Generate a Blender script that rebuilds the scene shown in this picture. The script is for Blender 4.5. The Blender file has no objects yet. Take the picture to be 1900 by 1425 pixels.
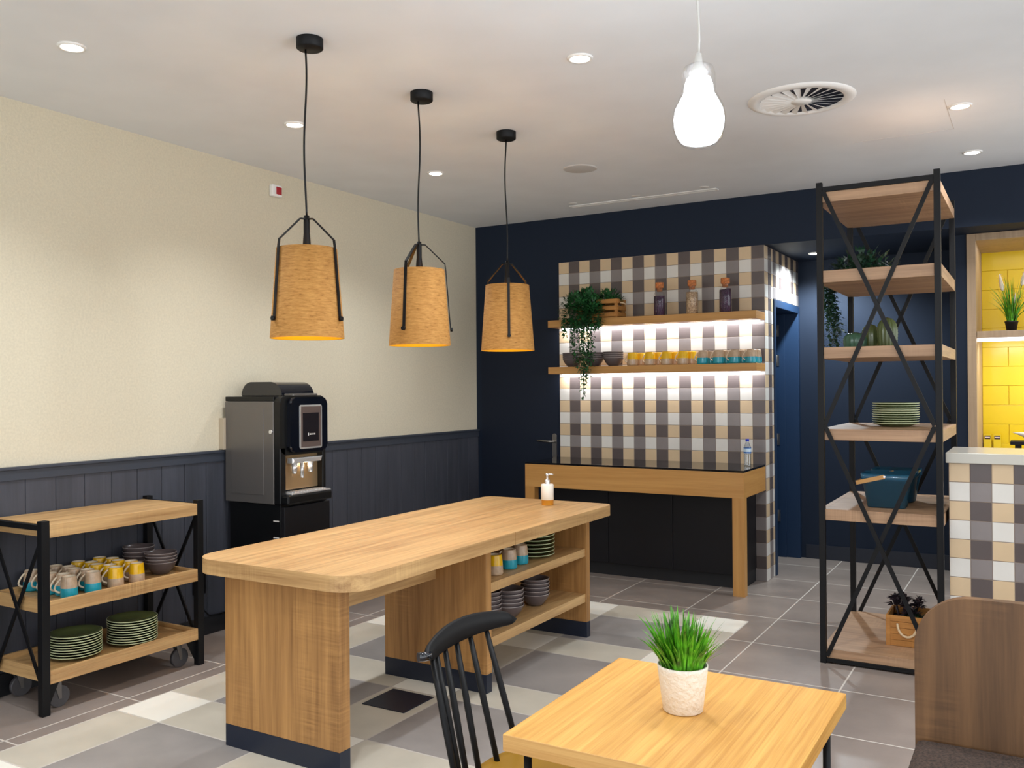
import bpy, bmesh, math, random
from mathutils import Vector, Matrix
random.seed(7)
PI = math.pi
SC = bpy.context.scene
COL = SC.collection

# ------------------------------------------------------------------ camera
def make_camera():
    yaw, pit, roll, fpx, H = -5.33306574e-01, 4.20676739e-03, -7.90740894e-03, 1649.61, 1.5
    cy, sy, cp, sp, cr, sr = math.cos(yaw), math.sin(yaw), math.cos(pit), math.sin(pit), math.cos(roll), math.sin(roll)
    R0 = Matrix(((cy, -sy, 0), (0, 0, -1), (sy, cy, 0)))
    Rp = Matrix(((1, 0, 0), (0, cp, sp), (0, -sp, cp)))
    Rr = Matrix(((cr, -sr, 0), (sr, cr, 0), (0, 0, 1)))
    R = Rr @ Rp @ R0
    cam = bpy.data.cameras.new('camera')
    cam.sensor_width = 36.0
    cam.lens = 36.0 * fpx / 1900.0
    cam.clip_start = 0.05
    o = bpy.data.objects.new('camera', cam)
    COL.objects.link(o)
    M = Matrix((R[0], -R[1], -R[2])).transposed().to_4x4()
    M.translation = Vector((0, 0, H))
    o.matrix_world = M
    SC.camera = o
make_camera()

# ------------------------------------------------------------------ light
SC.view_settings.view_transform = 'Standard'
SC.view_settings.look = 'None'
SC.view_settings.gamma = 1.0
SC.view_settings.exposure = 0.0
SC.view_settings.use_curve_mapping = False
world = bpy.data.worlds.new('world')
SC.world = world
world.use_nodes = True
WB = world.node_tree.nodes['Background']
WB.inputs[0].default_value = (0.94, 0.99, 1.04, 1)
WB.inputs[1].default_value = 2.3

def lamp(name, kind, loc, energy, color=(1, 1, 1), rot=(0, 0, 0), **kw):
    l = bpy.data.lights.new(name, kind)
    l.energy = energy
    l.color = color
    for k, v in kw.items():
        setattr(l, k, v)
    o = bpy.data.objects.new(name, l)
    COL.objects.link(o)
    o.location = loc
    o.rotation_euler = rot
    return o

ZC = 2.97
DOWN = [(-3.53, 2.31), (-3.528, 3.63), (-3.52, 4.96), (-1.742, 3.57), (-0.335, 5.245), (-0.339, 6.331)]
DOWN_BACK = [(-3.53, 0.9), (-1.742, 1.6), (-1.742, -0.4), (0.4, 1.2), (0.4, 3.2), (1.6, 4.4)]
for (x, y) in DOWN + DOWN_BACK:
    lamp('downlight_lamp', 'SPOT', (x, y, ZC - 0.05), 70, (0.95, 0.99, 1.04), spot_size=math.radians(125), spot_blend=1.0, shadow_soft_size=0.05)
lamp('alcove_lamp', 'SPOT', (-1.55, 7.5, 2.55), 135, (0.85, 0.95, 1.0), spot_size=math.radians(150), spot_blend=0.6, shadow_soft_size=0.04)

# ------------------------------------------------------------------ materials
def lin(c):
    c = c / 255.0
    return c / 12.92 if c <= 0.04045 else ((c + 0.055) / 1.055) ** 2.4
def rgb(r, g, b):
    return (lin(r), lin(g), lin(b), 1)

MATS = {}
def mat(name, col, rough=0.5, metal=0.0, bump=0.0, bscale=60, var=0.0, vscale=6, emit=None, estr=0, spec=0.5, coat=0):
    m = bpy.data.materials.new(name)
    m.use_nodes = True
    nt = m.node_tree
    b = nt.nodes['Principled BSDF']
    b.inputs['Base Color'].default_value = rgb(*col)
    b.inputs['Roughness'].default_value = rough
    b.inputs['Metallic'].default_value = metal
    b.inputs['Specular IOR Level'].default_value = spec
    b.inputs['Coat Weight'].default_value = coat
    if emit:
        b.inputs['Emission Color'].default_value = rgb(*emit)
        b.inputs['Emission Strength'].default_value = estr
    tc = nt.nodes.new('ShaderNodeTexCoord')
    if var:
        n = nt.nodes.new('ShaderNodeTexNoise')
        n.inputs['Scale'].default_value = vscale
        n.inputs['Detail'].default_value = 6
        r = nt.nodes.new('ShaderNodeValToRGB')
        c0 = rgb(*[max(0, c * (1 - var)) for c in col])
        c1 = rgb(*[min(255, c * (1 + var)) for c in col])
        r.color_ramp.elements[0].color = c0
        r.color_ramp.elements[1].color = c1
        r.color_ramp.elements[0].position = 0.3
        r.color_ramp.elements[1].position = 0.7
        nt.links.new(tc.outputs['Object'], n.inputs['Vector'])
        nt.links.new(n.outputs['Fac'], r.inputs['Fac'])
        nt.links.new(r.outputs['Color'], b.inputs['Base Color'])
    if bump:
        n2 = nt.nodes.new('ShaderNodeTexNoise')
        n2.inputs['Scale'].default_value = bscale
        n2.inputs['Detail'].default_value = 4
        bp = nt.nodes.new('ShaderNodeBump')
        bp.inputs['Strength'].default_value = bump
        bp.inputs['Distance'].default_value = 0.01
        nt.links.new(tc.outputs['Object'], n2.inputs['Vector'])
        nt.links.new(n2.outputs['Fac'], bp.inputs['Height'])
        nt.links.new(bp.outputs['Normal'], b.inputs['Normal'])
    MATS[name] = m
    return m

def wood(name, dark, light, axis='X', rough=0.45, fine=1.0, cross=0.12, contrast=(0.3, 0.72)):
    m = bpy.data.materials.new(name)
    m.use_nodes = True
    nt = m.node_tree
    N, L = nt.nodes.new, nt.links.new
    b = nt.nodes['Principled BSDF']
    b.inputs['Roughness'].default_value = rough
    tc = N('ShaderNodeTexCoord')
    def noise(along, across, detail, dist=0.0):
        mp = N('ShaderNodeMapping')
        s = {'X': (along, across, across), 'Y': (across, along, across), 'Z': (across, across, along)}[axis]
        mp.inputs['Scale'].default_value = s
        n = N('ShaderNodeTexNoise')
        n.inputs['Scale'].default_value = 1
        n.inputs['Detail'].default_value = detail
        n.inputs['Distortion'].default_value = dist
        L(tc.outputs['Object'], mp.inputs['Vector'])
        L(mp.outputs['Vector'], n.inputs['Vector'])
        return n.outputs['Fac']
    def math_(op, a, bb):
        k = N('ShaderNodeMath'); k.operation = op
        for i, v in enumerate((a, bb)):
            if isinstance(v, (int, float)): k.inputs[i].default_value = v
            else: L(v, k.inputs[i])
        return k.outputs[0]
    broad = noise(0.55, 9 * fine, 4, 1.2)
    mid = noise(1.6, 42 * fine, 5, 0.4)
    thin = noise(6, 190 * fine, 3)
    saw = noise(110, 5, 2)
    patch = noise(3, 5, 2)
    v = math_('ADD', math_('MULTIPLY', broad, 0.45), math_('MULTIPLY', mid, 0.35))
    v = math_('ADD', v, math_('MULTIPLY', thin, 0.2))
    if cross:
        pm = math_('MAXIMUM', math_('SUBTRACT', patch, 0.5), 0.0)
        v = math_('ADD', v, math_('MULTIPLY', math_('MULTIPLY', math_('SUBTRACT', saw, 0.45), pm), cross * 14))
    r = N('ShaderNodeValToRGB')
    r.color_ramp.elements[0].position = contrast[0]
    r.color_ramp.elements[1].position = contrast[1]
    r.color_ramp.elements[0].color = rgb(*dark)
    r.color_ramp.elements[1].color = rgb(*light)
    L(v, r.inputs['Fac'])
    L(r.outputs['Color'], b.inputs['Base Color'])
    bp = N('ShaderNodeBump')
    bp.inputs['Strength'].default_value = 0.15
    bp.inputs['Distance'].default_value = 0.003
    L(thin, bp.inputs['Height'])
    L(bp.outputs['Normal'], b.inputs['Normal'])
    MATS[name] = m
    return m

def clear(name, tint=(255, 255, 255), gloss=0.12, rough=0.02, opacity=0.0, frost=None):
    """thin clear plastic or glass: mostly see-through with a reflective edge"""
    m = bpy.data.materials.new(name)
    m.use_nodes = True
    nt = m.node_tree
    N, L = nt.nodes.new, nt.links.new
    nt.nodes.remove(nt.nodes['Principled BSDF'])
    out = nt.nodes['Material Output']
    t = N('ShaderNodeBsdfTransparent'); t.inputs[0].default_value = rgb(*tint)
    g = N('ShaderNodeBsdfGlossy'); g.inputs['Roughness'].default_value = rough
    lw = N('ShaderNodeLayerWeight'); lw.inputs['Blend'].default_value = 0.35
    k = N('ShaderNodeMath'); k.operation = 'MULTIPLY_ADD'
    L(lw.outputs['Facing'], k.inputs[0]); k.inputs[1].default_value = 0.3; k.inputs[2].default_value = gloss
    mx = N('ShaderNodeMixShader')
    L(k.outputs[0], mx.inputs[0]); L(t.outputs[0], mx.inputs[1]); L(g.outputs[0], mx.inputs[2])
    last = mx.outputs[0]
    if opacity:
        d = N('ShaderNodeBsdfDiffuse'); d.inputs[0].default_value = rgb(*(frost or tint))
        m2 = N('ShaderNodeMixShader'); m2.inputs[0].default_value = opacity
        L(last, m2.inputs[1]); L(d.outputs[0], m2.inputs[2]); last = m2.outputs[0]
    L(last, out.inputs['Surface'])
    MATS[name] = m
    return m

def emis(name, col, s):
    m = bpy.data.materials.new(name)
    m.use_nodes = True
    nt = m.node_tree
    nt.nodes.remove(nt.nodes['Principled BSDF'])
    e = nt.nodes.new('ShaderNodeEmission')
    e.inputs[0].default_value = rgb(*col)
    e.inputs[1].default_value = s
    nt.links.new(e.outputs[0], nt.nodes['Material Output'].inputs['Surface'])
    MATS[name] = m
    return m

def cork(name):
    m = bpy.data.materials.new(name)
    m.use_nodes = True
    nt = m.node_tree
    N, L = nt.nodes.new, nt.links.new
    b = nt.nodes['Principled BSDF']
    b.inputs['Roughness'].default_value = 0.8
    tc = N('ShaderNodeTexCoord')
    mp = N('ShaderNodeMapping'); mp.inputs['Scale'].default_value = (28, 28, 170)
    n = N('ShaderNodeTexNoise'); n.inputs['Scale'].default_value = 1.0; n.inputs['Detail'].default_value = 9; n.inputs['Roughness'].default_value = 0.7
    r = N('ShaderNodeValToRGB')
    r.color_ramp.elements[0].position = 0.30; r.color_ramp.elements[0].color = rgb(120, 78, 34)
    r.color_ramp.elements[1].position = 0.66; r.color_ramp.elements[1].color = rgb(218, 166, 92)
    e = r.color_ramp.elements.new(0.40); e.color = rgb(188, 134, 66)
    L(tc.outputs['Object'], mp.inputs[0]); L(mp.outputs[0], n.inputs['Vector']); L(n.outputs['Fac'], r.inputs[0])
    L(r.outputs[0], b.inputs['Base Color'])
    tr = N('ShaderNodeBsdfTranslucent'); L(r.outputs[0], tr.inputs[0])
    mx = N('ShaderNodeMixShader'); mx.inputs[0].default_value = 0.3
    out = nt.nodes['Material Output']
    L(b.outputs[0], mx.inputs[1]); L(tr.outputs[0], mx.inputs[2]); L(mx.outputs[0], out.inputs['Surface'])
    MATS[name] = m
    return m

def speckle(name, cols, scale):
    m = bpy.data.materials.new(name)
    m.use_nodes = True
    nt = m.node_tree
    N, L = nt.nodes.new, nt.links.new
    b = nt.nodes['Principled BSDF']; b.inputs['Roughness'].default_value = 0.45
    tc = N('ShaderNodeTexCoord')
    v = N('ShaderNodeTexVoronoi'); v.inputs['Scale'].default_value = scale
    r = N('ShaderNodeValToRGB'); r.color_ramp.interpolation = 'LINEAR'
    r.color_ramp.elements[0].color = rgb(*cols[0]); r.color_ramp.elements[1].color = rgb(*cols[1])
    L(tc.outputs['Object'], v.inputs['Vector']); L(v.outputs['Color'], r.inputs[0]); L(r.outputs[0], b.inputs['Base Color'])
    bp = N('ShaderNodeBump'); bp.inputs['Distance'].default_value = 0.004; bp.invert = True
    L(v.outputs['Distance'], bp.inputs['Height']); L(bp.outputs[0], b.inputs['Normal'])
    MATS[name] = m
    return m

mat('ceiling_paint', (228, 231, 234), 0.9, var=0.012, vscale=3)
mat('wallpaper', (212, 202, 178), 0.85, bump=0.15, bscale=260, var=0.025, vscale=90)
mat('navy_paint', (24, 35, 52), 0.65, spec=0.25, bump=0.05, bscale=200)
mat('navy_door', (22, 30, 45), 0.6, spec=0.25)
mat('navy_trim', (24, 30, 44), 0.5)
mat('blue_door', (26, 48, 76), 0.5, spec=0.3)
wood('wainscot', (46, 49, 57), (72, 74, 84), 'Z', 0.55, 0.5, 0.05)
mat('rail_paint', (52, 57, 67), 0.5)
mat('black_base', (22, 23, 27), 0.55)
mat('tile_taupe', (142, 130, 122), 0.33, var=0.07, vscale=3.2, bump=0.03)
mat('tile_grey', (150, 144, 140), 0.33, var=0.07, vscale=3.5)
mat('tile_sand', (196, 188, 172), 0.33, var=0.04, vscale=4)
mat('tile_white', (240, 236, 224), 0.3, var=0.015, vscale=4)
mat('floor_grout', (196, 188, 178), 0.8)
mat('wall_beige', (214, 188, 152), 0.25, var=0.015, vscale=9)
mat('wall_white', (224, 220, 212), 0.25, var=0.012, vscale=9)
mat('wall_dark', (92, 82, 80), 0.25, var=0.02, vscale=9)
mat('wall_mid', (136, 128, 126), 0.25, var=0.02, vscale=9)
mat('wall_grout', (140, 124, 112), 0.8)
mat('yellow_tile', (232, 200, 10), 0.25)
mat('yellow_grout', (222, 188, 8), 0.6)
wood('oak_x', (142, 102, 60), (226, 186, 128), 'X', 0.42)
wood('oak_y', (142, 102, 60), (226, 186, 128), 'Y', 0.42)  # lighter copy of the oak, overhead light put into the colour
wood('oak_z_shaded', (118, 78, 38), (196, 146, 86), 'Z', 0.45)  # same oak darkened for upright panels, their shade put into the colour
wood('shelf_oak_x', (130, 98, 72), (196, 158, 122), 'X', 0.5)
wood('shelf_oak_y', (130, 98, 72), (196, 158, 122), 'Y', 0.5)
wood('honey_x', (170, 118, 58), (206, 156, 90), 'X', 0.4, 1.2, 0.0)
wood('honey_y', (170, 118, 58), (206, 156, 90), 'Y', 0.4, 1.2, 0.0)
wood('honey_z', (170, 118, 58), (206, 156, 90), 'Z', 0.4, 1.2, 0.0)
wood('table_oak', (186, 130, 58), (228, 176, 94), 'Y', 0.38, 2.0, 0.0, (0.38, 0.62))
wood('table_oak_x', (180, 126, 62), (216, 168, 100), 'X', 0.38, 1.3, 0.0, (0.38, 0.62))
wood('bench_oak', (72, 49, 29), (128, 92, 58), 'Z', 0.5, 0.7, 0.2)
wood('crate_pine', (150, 96, 40), (206, 146, 74), 'X', 0.6)
wood('frame_oak', (150, 124, 96), (190, 162, 130), 'Z', 0.5)
mat('black_metal', (10, 10, 12), 0.5, spec=0.25)
mat('black_plastic', (9, 10, 12), 0.35, spec=0.35)
mat('black_gloss', (10, 13, 22), 0.12, coat=0.6)
mat('black_glass', (16, 17, 21), 0.06, spec=0.45)
mat('black_laminate', (17, 16, 20), 0.5, spec=0.3)
mat('kick_blue', (16, 26, 44), 0.4)
mat('grey_metal', (112, 108, 105), 0.3, metal=0.55)
mat('silver', (222, 222, 222), 0.25, metal=0.7)
mat('steel', (170, 166, 160), 0.3, metal=1.0)
mat('copper_glow', (196, 166, 126), 0.2, metal=0.6)
mat('screen', (34, 30, 32), 0.08)
mat('white_plastic', (236, 234, 230), 0.4)
mat('red_plastic', (168, 26, 40), 0.35)
mat('grey_grille', (206, 202, 198), 0.7, bump=0.2, bscale=600)
mat('vent_shade', (40, 42, 58), 0.8)  # dark tone stands for the shade between the vent blades
mat('mug_yellow', (232, 182, 22), 0.18)
mat('mug_teal', (34, 152, 172), 0.18)
mat('mug_sand', (186, 160, 132), 0.22, var=0.05, vscale=60)
mat('mug_cream', (222, 206, 180), 0.22)
mat('bowl_grey', (92, 82, 82), 0.3)
mat('bowl_rim', (150, 140, 136), 0.3)
mat('plate_green', (92, 106, 66), 0.25)
mat('plate_rim', (196, 204, 164), 0.3)
mat('leaf', (34, 84, 42), 0.5, var=0.35, vscale=25)
mat('leaf_dark', (22, 58, 38), 0.5, var=0.35, vscale=25)
mat('leaf_plum', (44, 34, 40), 0.5, var=0.3, vscale=25)
mat('grass', (72, 132, 26), 0.4, var=0.5, vscale=40)
mat('soil', (48, 38, 28), 0.9, bump=0.5, bscale=90)
mat('stem_white', (244, 232, 214), 0.6)
mat('pot_white', (234, 224, 208), 0.55, bump=0.55, bscale=85)
mat('pot_black', (20, 20, 22), 0.5)
mat('cactus_green', (70, 106, 84), 0.2)
mat('cactus_olive', (96, 108, 66), 0.2)
clear('glass', gloss=0.03)
clear('bulb_glass', gloss=0.1)
clear('bottle_plastic', (236, 242, 248), 0.16)
clear('box_plastic', (110, 176, 204), 0.08, 0.1, opacity=0.42, frost=(52, 120, 152))
speckle('beans_plum', ((36, 18, 44), (82, 40, 78)), 130)
speckle('beans_pale', ((150, 110, 78), (226, 196, 156)), 110)
mat('cork_stopper', (186, 112, 62), 0.8, var=0.2, vscale=80)
mat('water_label', (206, 228, 244), 0.4)
mat('label_blue', (20, 96, 176), 0.4)
mat('cap_blue', (20, 50, 190), 0.35)
mat('rope', (222, 196, 158), 0.8, bump=0.6, bscale=120)
mat('ceramic_white', (240, 236, 226), 0.3)
mat('soap_tan', (206, 140, 40), 0.5)
mat('seat_ochre', (138, 100, 16), 0.4)
mat('fabric_brown', (66, 52, 44), 0.95, bump=0.9, bscale=160, var=0.35, vscale=140)
mat('countertop', (196, 192, 180), 0.18)
mat('carton_yellow', (226, 196, 30), 0.5)
mat('carton_dark', (50, 30, 36), 0.5)
mat('carton_pale', (226, 206, 206), 0.5)
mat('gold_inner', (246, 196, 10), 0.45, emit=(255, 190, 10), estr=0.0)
mat('cord_white', (224, 222, 216), 0.5)
mat('box_beige', (178, 164, 142), 0.7)
cork('cork')
emis('led', (240, 244, 255), 5)
emis('downlight_led', (255, 250, 242), 14)
emis('bulb_core', (236, 244, 255), 16)
M = MATS
# boards show long grain on their end faces as the veneered edges do
GRAIN = {'oak_y': (1, 'oak_x'), 'oak_x': (0, 'oak_y'), 'shelf_oak_x': (0, 'shelf_oak_y'), 'honey_x': (0, 'honey_y'), 'honey_y': (1, 'honey_x'), 'table_oak': (1, 'table_oak_x')}

# ------------------------------------------------------------------ mesh helpers
class MB:
    def __init__(s):
        s.bm = bmesh.new()
        s.mi = 0
        s.smooth = False
    def _face(s, vs):
        try:
            f = s.bm.faces.new(vs)
        except ValueError:
            return None
        f.material_index = s.mi
        f.smooth = s.smooth
        return f
    def box(s, x0, x1, y0, y1, z0, z1, bev=0.0):
        v = [s.bm.verts.new((x, y, z)) for z in (z0, z1) for y in (y0, y1) for x in (x0, x1)]
        fs = [s._face([v[i] for i in q]) for q in ((0, 2, 3, 1), (4, 5, 7, 6), (0, 1, 5, 4), (2, 6, 7, 3), (0, 4, 6, 2), (1, 3, 7, 5))]
        if bev:
            es = list({e for f in fs for e in f.edges})
            r = bmesh.ops.bevel(s.bm, geom=es, offset=bev, segments=2, profile=0.5, affect='EDGES', clamp_overlap=True)
            for f in r['faces']:
                f.material_index = s.mi
        return s
    def quad(s, a, b, c, d):
        s._face([s.bm.verts.new(p) for p in (a, b, c, d)])
        return s
    def lathe(s, prof, n=28, cx=0, cy=0, closed=False):
        """prof: (r, z) or (r, z, material index for the ring that follows)"""
        rings = []
        for p in prof:
            r, z = p[0], p[1]
            if r < 1e-6:
                rings.append([s.bm.verts.new((cx, cy, z))])
            else:
                rings.append([s.bm.verts.new((cx + r * math.cos(2 * PI * i / n), cy + r * math.sin(2 * PI * i / n), z)) for i in range(n)])
        sm = s.smooth; s.smooth = True
        base = s.mi
        for k in range(len(rings) - 1):
            a, b = rings[k], rings[k + 1]
            if len(prof[k]) > 2: s.mi = prof[k][2]
            for i in range(n):
                j = (i + 1) % n
                if len(a) == 1 and len(b) == 1: continue
                if len(a) == 1: s._face([a[0], b[j], b[i]])
                elif len(b) == 1: s._face([a[i], a[j], b[0]])
                else: s._face([a[i], a[j], b[j], b[i]])
        s.smooth = sm; s.mi = base
        return s
    def cyl(s, p, q, r, n=16, r2=None):
        p, q = Vector(p), Vector(q)
        return s.tube([p, q], [r, r if r2 is None else r2], n)
    def tube(s, pts, r, n=10, caps=True):
        pts = [Vector(p) for p in pts]
        rs = r if isinstance(r, (list, tuple)) else [r] * len(pts)
        rings = []
        up = None
        for i, p in enumerate(pts):
            t = (pts[min(i + 1, len(pts) - 1)] - pts[max(i - 1, 0)]).normalized()
            if up is None:
                up = Vector((0, 0, 1)) if abs(t.z) < 0.9 else Vector((1, 0, 0))
            a = t.cross(up)
            if a.length < 1e-5:
                a = t.cross(Vector((0, 1, 0.1)))
            a.normalize(); b = a.cross(t).normalized(); up = b
            rings.append([s.bm.verts.new(p + (a * math.cos(2 * PI * k / n) + b * math.sin(2 * PI * k / n)) * rs[i]) for k in range(n)])
        sm = s.smooth; s.smooth = n > 4
        for A, B in zip(rings, rings[1:]):
            for k in range(n):
                s._face([A[k], A[(k + 1) % n], B[(k + 1) % n], B[k]])
        s.smooth = False
        if caps:
            s._face(rings[0][::-1]); s._face(rings[-1])
        s.smooth = sm
        return s
    def bar(s, p, q, w, d, ref=(0, 1, 0)):
        """flat rectangular bar from p to q: d thick along ref, w across"""
        p, q, ref = Vector(p), Vector(q), Vector(ref)
        t = (q - p).normalized()
        a = t.cross(ref).normalized() * w / 2
        b = ref.normalized() * d / 2
        A = [s.bm.verts.new(c + u * a + v * b) for c in (p, q) for u, v in ((-1, -1), (1, -1), (1, 1), (-1, 1))]
        for f in ((0, 1, 2, 3), (7, 6, 5, 4), (0, 4, 5, 1), (1, 5, 6, 2), (2, 6, 7, 3), (3, 7, 4, 0)):
            s._face([A[i] for i in f])
        return s
    def prism(s, poly, a0, a1, axis='Z', bev=0.0):
        """poly in the plane across axis, extruded from a0 to a1"""
        def P(u, v, w):
            return {'Z': (u, v, w), 'Y': (u, w, v), 'X': (w, u, v)}[axis]
        lo = [s.bm.verts.new(P(u, v, a0)) for u, v in poly]
        hi = [s.bm.verts.new(P(u, v, a1)) for u, v in poly]
        fs = [s._face(lo[::-1]), s._face(hi)]
        n = len(poly)
        for i in range(n):
            fs.append(s._face([lo[i], lo[(i + 1) % n], hi[(i + 1) % n], hi[i]]))
        if bev:
            es = [e for e in fs[0].edges] + [e for e in fs[1].edges]
            bmesh.ops.bevel(s.bm, geom=es, offset=bev, segments=2, profile=0.5, affect='EDGES', clamp_overlap=True)
        return s
    def build(s, name, m, parent=None, shift=None):
        if shift is not None:
            bmesh.ops.translate(s.bm, verts=s.bm.verts, vec=Vector(shift))
        bmesh.ops.recalc_face_normals(s.bm, faces=s.bm.faces)
        me = bpy.data.meshes.new(name)
        s.bm.to_mesh(me)
        s.bm.free()
        for k in (m if isinstance(m, (list, tuple)) else [m]):
            me.materials.append(M[k])
        if isinstance(m, str) and m in GRAIN:
            ax, other = GRAIN[m]
            me.materials.append(M[other])
            for p in me.polygons:
                if abs(p.normal[ax]) > 0.72: p.material_index = 1
        o = bpy.data.objects.new(name, me)
        COL.objects.link(o)
        if parent is not None:
            o.parent = parent
        return o

def tag(o, label, cat, group=None):
    o['label'] = label; o['category'] = cat
    if group: o['group'] = group
    return o
def thing(name, label, cat, loc=(0, 0, 0), rz=0.0, group=None):
    o = bpy.data.objects.new(name, None)
    COL.objects.link(o)
    o.empty_display_size = 0.05
    o.location = loc
    o.rotation_euler = (0, 0, rz)
    return tag(o, label, cat, group)
def wpart(t, name, mb, m, parent=None):
    """a part written in world coordinates under thing t"""
    return mb.build(name, m, parent or t, shift=-Vector(t.location))
def struct(name, mb, m, parent=None):
    o = mb.build(name, m, parent)
    if parent is None: o['kind'] = 'structure'
    return o
def copy_tree(o, parent=None):
    c = o.copy()
    COL.objects.link(c)
    if parent is not None: c.parent = parent
    for ch in list(o.children):
        copy_tree(ch, c)
    return c
def place(proto, used, loc, rz, label, group=None):
    """first use moves the prototype itself, later ones copy it"""
    o = proto if not used else copy_tree(proto)
    used.append(1)
    o.location = loc
    o.rotation_euler = (0, 0, rz)
    o['label'] = label
    if group: o['group'] = group
    return o
def rrect(x0, x1, y0, y1, r, n=8):
    p = []
    for cx, cy, a in ((x1 - r, y0 + r, -PI / 2), (x1 - r, y1 - r, 0), (x0 + r, y1 - r, PI / 2), (x0 + r, y0 + r, PI)):
        for i in range(n + 1):
            t = a + PI / 2 * i / n
            p.append((cx + r * math.cos(t), cy + r * math.sin(t)))
    return p
ORD = ['first', 'second', 'third', 'fourth', 'fifth', 'sixth', 'seventh', 'eighth', 'ninth', 'tenth', 'eleventh', 'twelfth']

# ------------------------------------------------------------------ the room
XL, YB, YA = -4.424, 6.857, 7.97      # left wall, back wall, alcove back wall
XT0, XT1 = -3.565, -1.796             # tiled block
ZS = 2.582                            # alcove soffit
XR, YF = 3.6, -3.4

def build_floor():
    g = 0.004
    gx = [-1.445 + 0.597 * k for k in range(-5, 10)]
    gy = [5.19 + 0.602 * k for k in range(-15, 6)]
    ix0, ix1, iy1 = -3.735, -1.595, 5.64
    xb = [ix0, -3.435, -2.815, -2.485, -1.89, ix1]
    yb = [iy1 - 0.0]
    y = iy1
    k = 0
    while y > YF:
        y -= 0.305 if k % 2 == 0 else 0.59
        yb.append(y); k += 1
    xs = sorted({round(v, 4) for q in gx + xb for v in (q - g, q + g)} | {XL, XR})
    ys = sorted({round(v, 4) for q in gy + yb for v in (q - g, q + g)} | {YF, 8.4})
    xs = [v for v in xs if XL <= v <= XR]; ys = [v for v in ys if YF <= v <= 8.4]
    mb = MB()
    grid = {}
    def vert(i, j):
        if (i, j) not in grid: grid[(i, j)] = mb.bm.verts.new((xs[i], ys[j], 0))
        return grid[(i, j)]
    def near(v, arr): return any(abs(v - q) < g for q in arr)
    for i in range(len(xs) - 1):
        for j in range(len(ys) - 1):
            cx, cy = (xs[i] + xs[i + 1]) / 2, (ys[j] + ys[j + 1]) / 2
            if ix0 - g < cx < ix1 + g and cy < iy1 + g:
                if near(cx, xb) or near(cy, yb): mi = 4
                else:
                    bx = sum(cx > q for q in xb) - 1
                    by = sum(cy < q for q in yb) - 1
                    nx, ny = bx % 2 == 0, by % 2 == 0
                    mi = 3 if nx and ny else (2 if nx or ny else 1)
            else:
                mi = 4 if near(cx, gx) or near(cy, gy) else 0
            mb.mi = mi
            mb._face([vert(i, j), vert(i + 1, j), vert(i + 1, j + 1), vert(i, j + 1)])
    struct('floor', mb, ['tile_taupe', 'tile_grey', 'tile_sand', 'tile_white', 'floor_grout'])
build_floor()

mb = MB(); mb.box(XL - 0.2, XR, YF, YB + 0.02, ZC, ZC + 0.12)
struct('ceiling', mb, 'ceiling_paint')
mb = MB(); mb.box(XL - 0.15, XL, YF, YB, 0, ZC)
struct('wall_left', mb, 'wallpaper')
mb = MB(); mb.box(XL - 0.15, XT1 - 0.26, YB, YB + 0.1, 0, ZC + 0.1)
mb.box(XT1 - 0.26, XT1, YB, 7.10, 0, ZC)
mb.box(XT1 - 0.26, XT1, 7.10, YA + 0.1, 2.19, ZC)
struct('wall_back', mb, 'navy_paint')
mb = MB(); mb.box(XT1, XR, YB, YA + 0.1, ZS, ZC + 0.1)
struct('ceiling_soffit', mb, 'navy_paint')
mb = MB(); mb.box(XT1 - 0.4, -0.45, YA, YA + 0.1, 0, ZS)
struct('wall_alcove', mb, 'navy_paint')
mb = MB(); mb.box(-0.52, -0.431, 7.2, YA, 0, ZS)
struct('wall_return', mb, 'navy_paint')
mb = MB(); mb.box(XT1 + 0.055, -0.53, YA - 0.014, YA, 0, 0.12)
struct('baseboard_alcove', mb, 'navy_trim')
mb = MB(); mb.box(XL + 0.012, XL + 0.028, YF, YB, 0, 0.11)
struct('baseboard_left', mb, 'black_base')

# wainscot boards under a cap rail
mb = MB()
y = 6.845
k = 0
W = 0.1625
y = 2.621 - W * 38
while y < YB - 0.01:
    y1 = min(y + W, YB)
    if y1 > YF:
        mb.box(XL, XL + 0.014, max(y, YF) + 0.0015, y1 - 0.0015, 0.0, 1.06, 0.002)
    y += W
struct('trim_1', mb, 'wainscot')
mb = MB(); mb.box(XL, XL + 0.022, YF, YB, 1.055, 1.108, 0.002); mb.box(XL, XL + 0.032, YF, YB, 1.108, 1.124, 0.003)
struct('trim_2', mb, 'rail_paint')

# tiled block: front sheet and return sheet
def tiles(mb, u0, u1, z1, pitch_u, pitch_z, P, n_out, zmin, flip=0):
    """P(u, z, h) gives a point; h is the height above the grout bed"""
    g = 0.0012
    nu = int(math.ceil((u1 - u0) / pitch_u - 0.2))
    r = 0
    z = z1
    while z > zmin + 1e-4:
        zb = max(z - pitch_z, zmin)
        for c in range(nu):
            a, b = u0 + c * pitch_u + g, min(u0 + (c + 1) * pitch_u, u1) - g
            if b - a < 0.004: continue
            dark = (c + flip) % 2 == 1
            mb.mi = (2 if dark else 0) if r % 2 == 0 else (3 if dark else 1)
            e = 0.0015
            lo = [P(a, zb + g, 0.004), P(b, zb + g, 0.004), P(b, z - g, 0.004), P(a, z - g, 0.004)]
            hi = [P(a + e, zb + g + e, 0.006), P(b - e, zb + g + e, 0.006), P(b - e, z - g - e, 0.006), P(a + e, z - g - e, 0.006)]
            vl = [mb.bm.verts.new(p) for p in lo]; vh = [mb.bm.verts.new(p) for p in hi]
            mb._face(vh)
            for i in range(4):
                mb._face([vl[i], vl[(i + 1) % 4], vh[(i + 1) % 4], vh[i]])
        z = zb; r += 1
TM = ['wall_beige', 'wall_white', 'wall_dark', 'wall_mid', 'wall_grout']
mb = MB()
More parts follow.
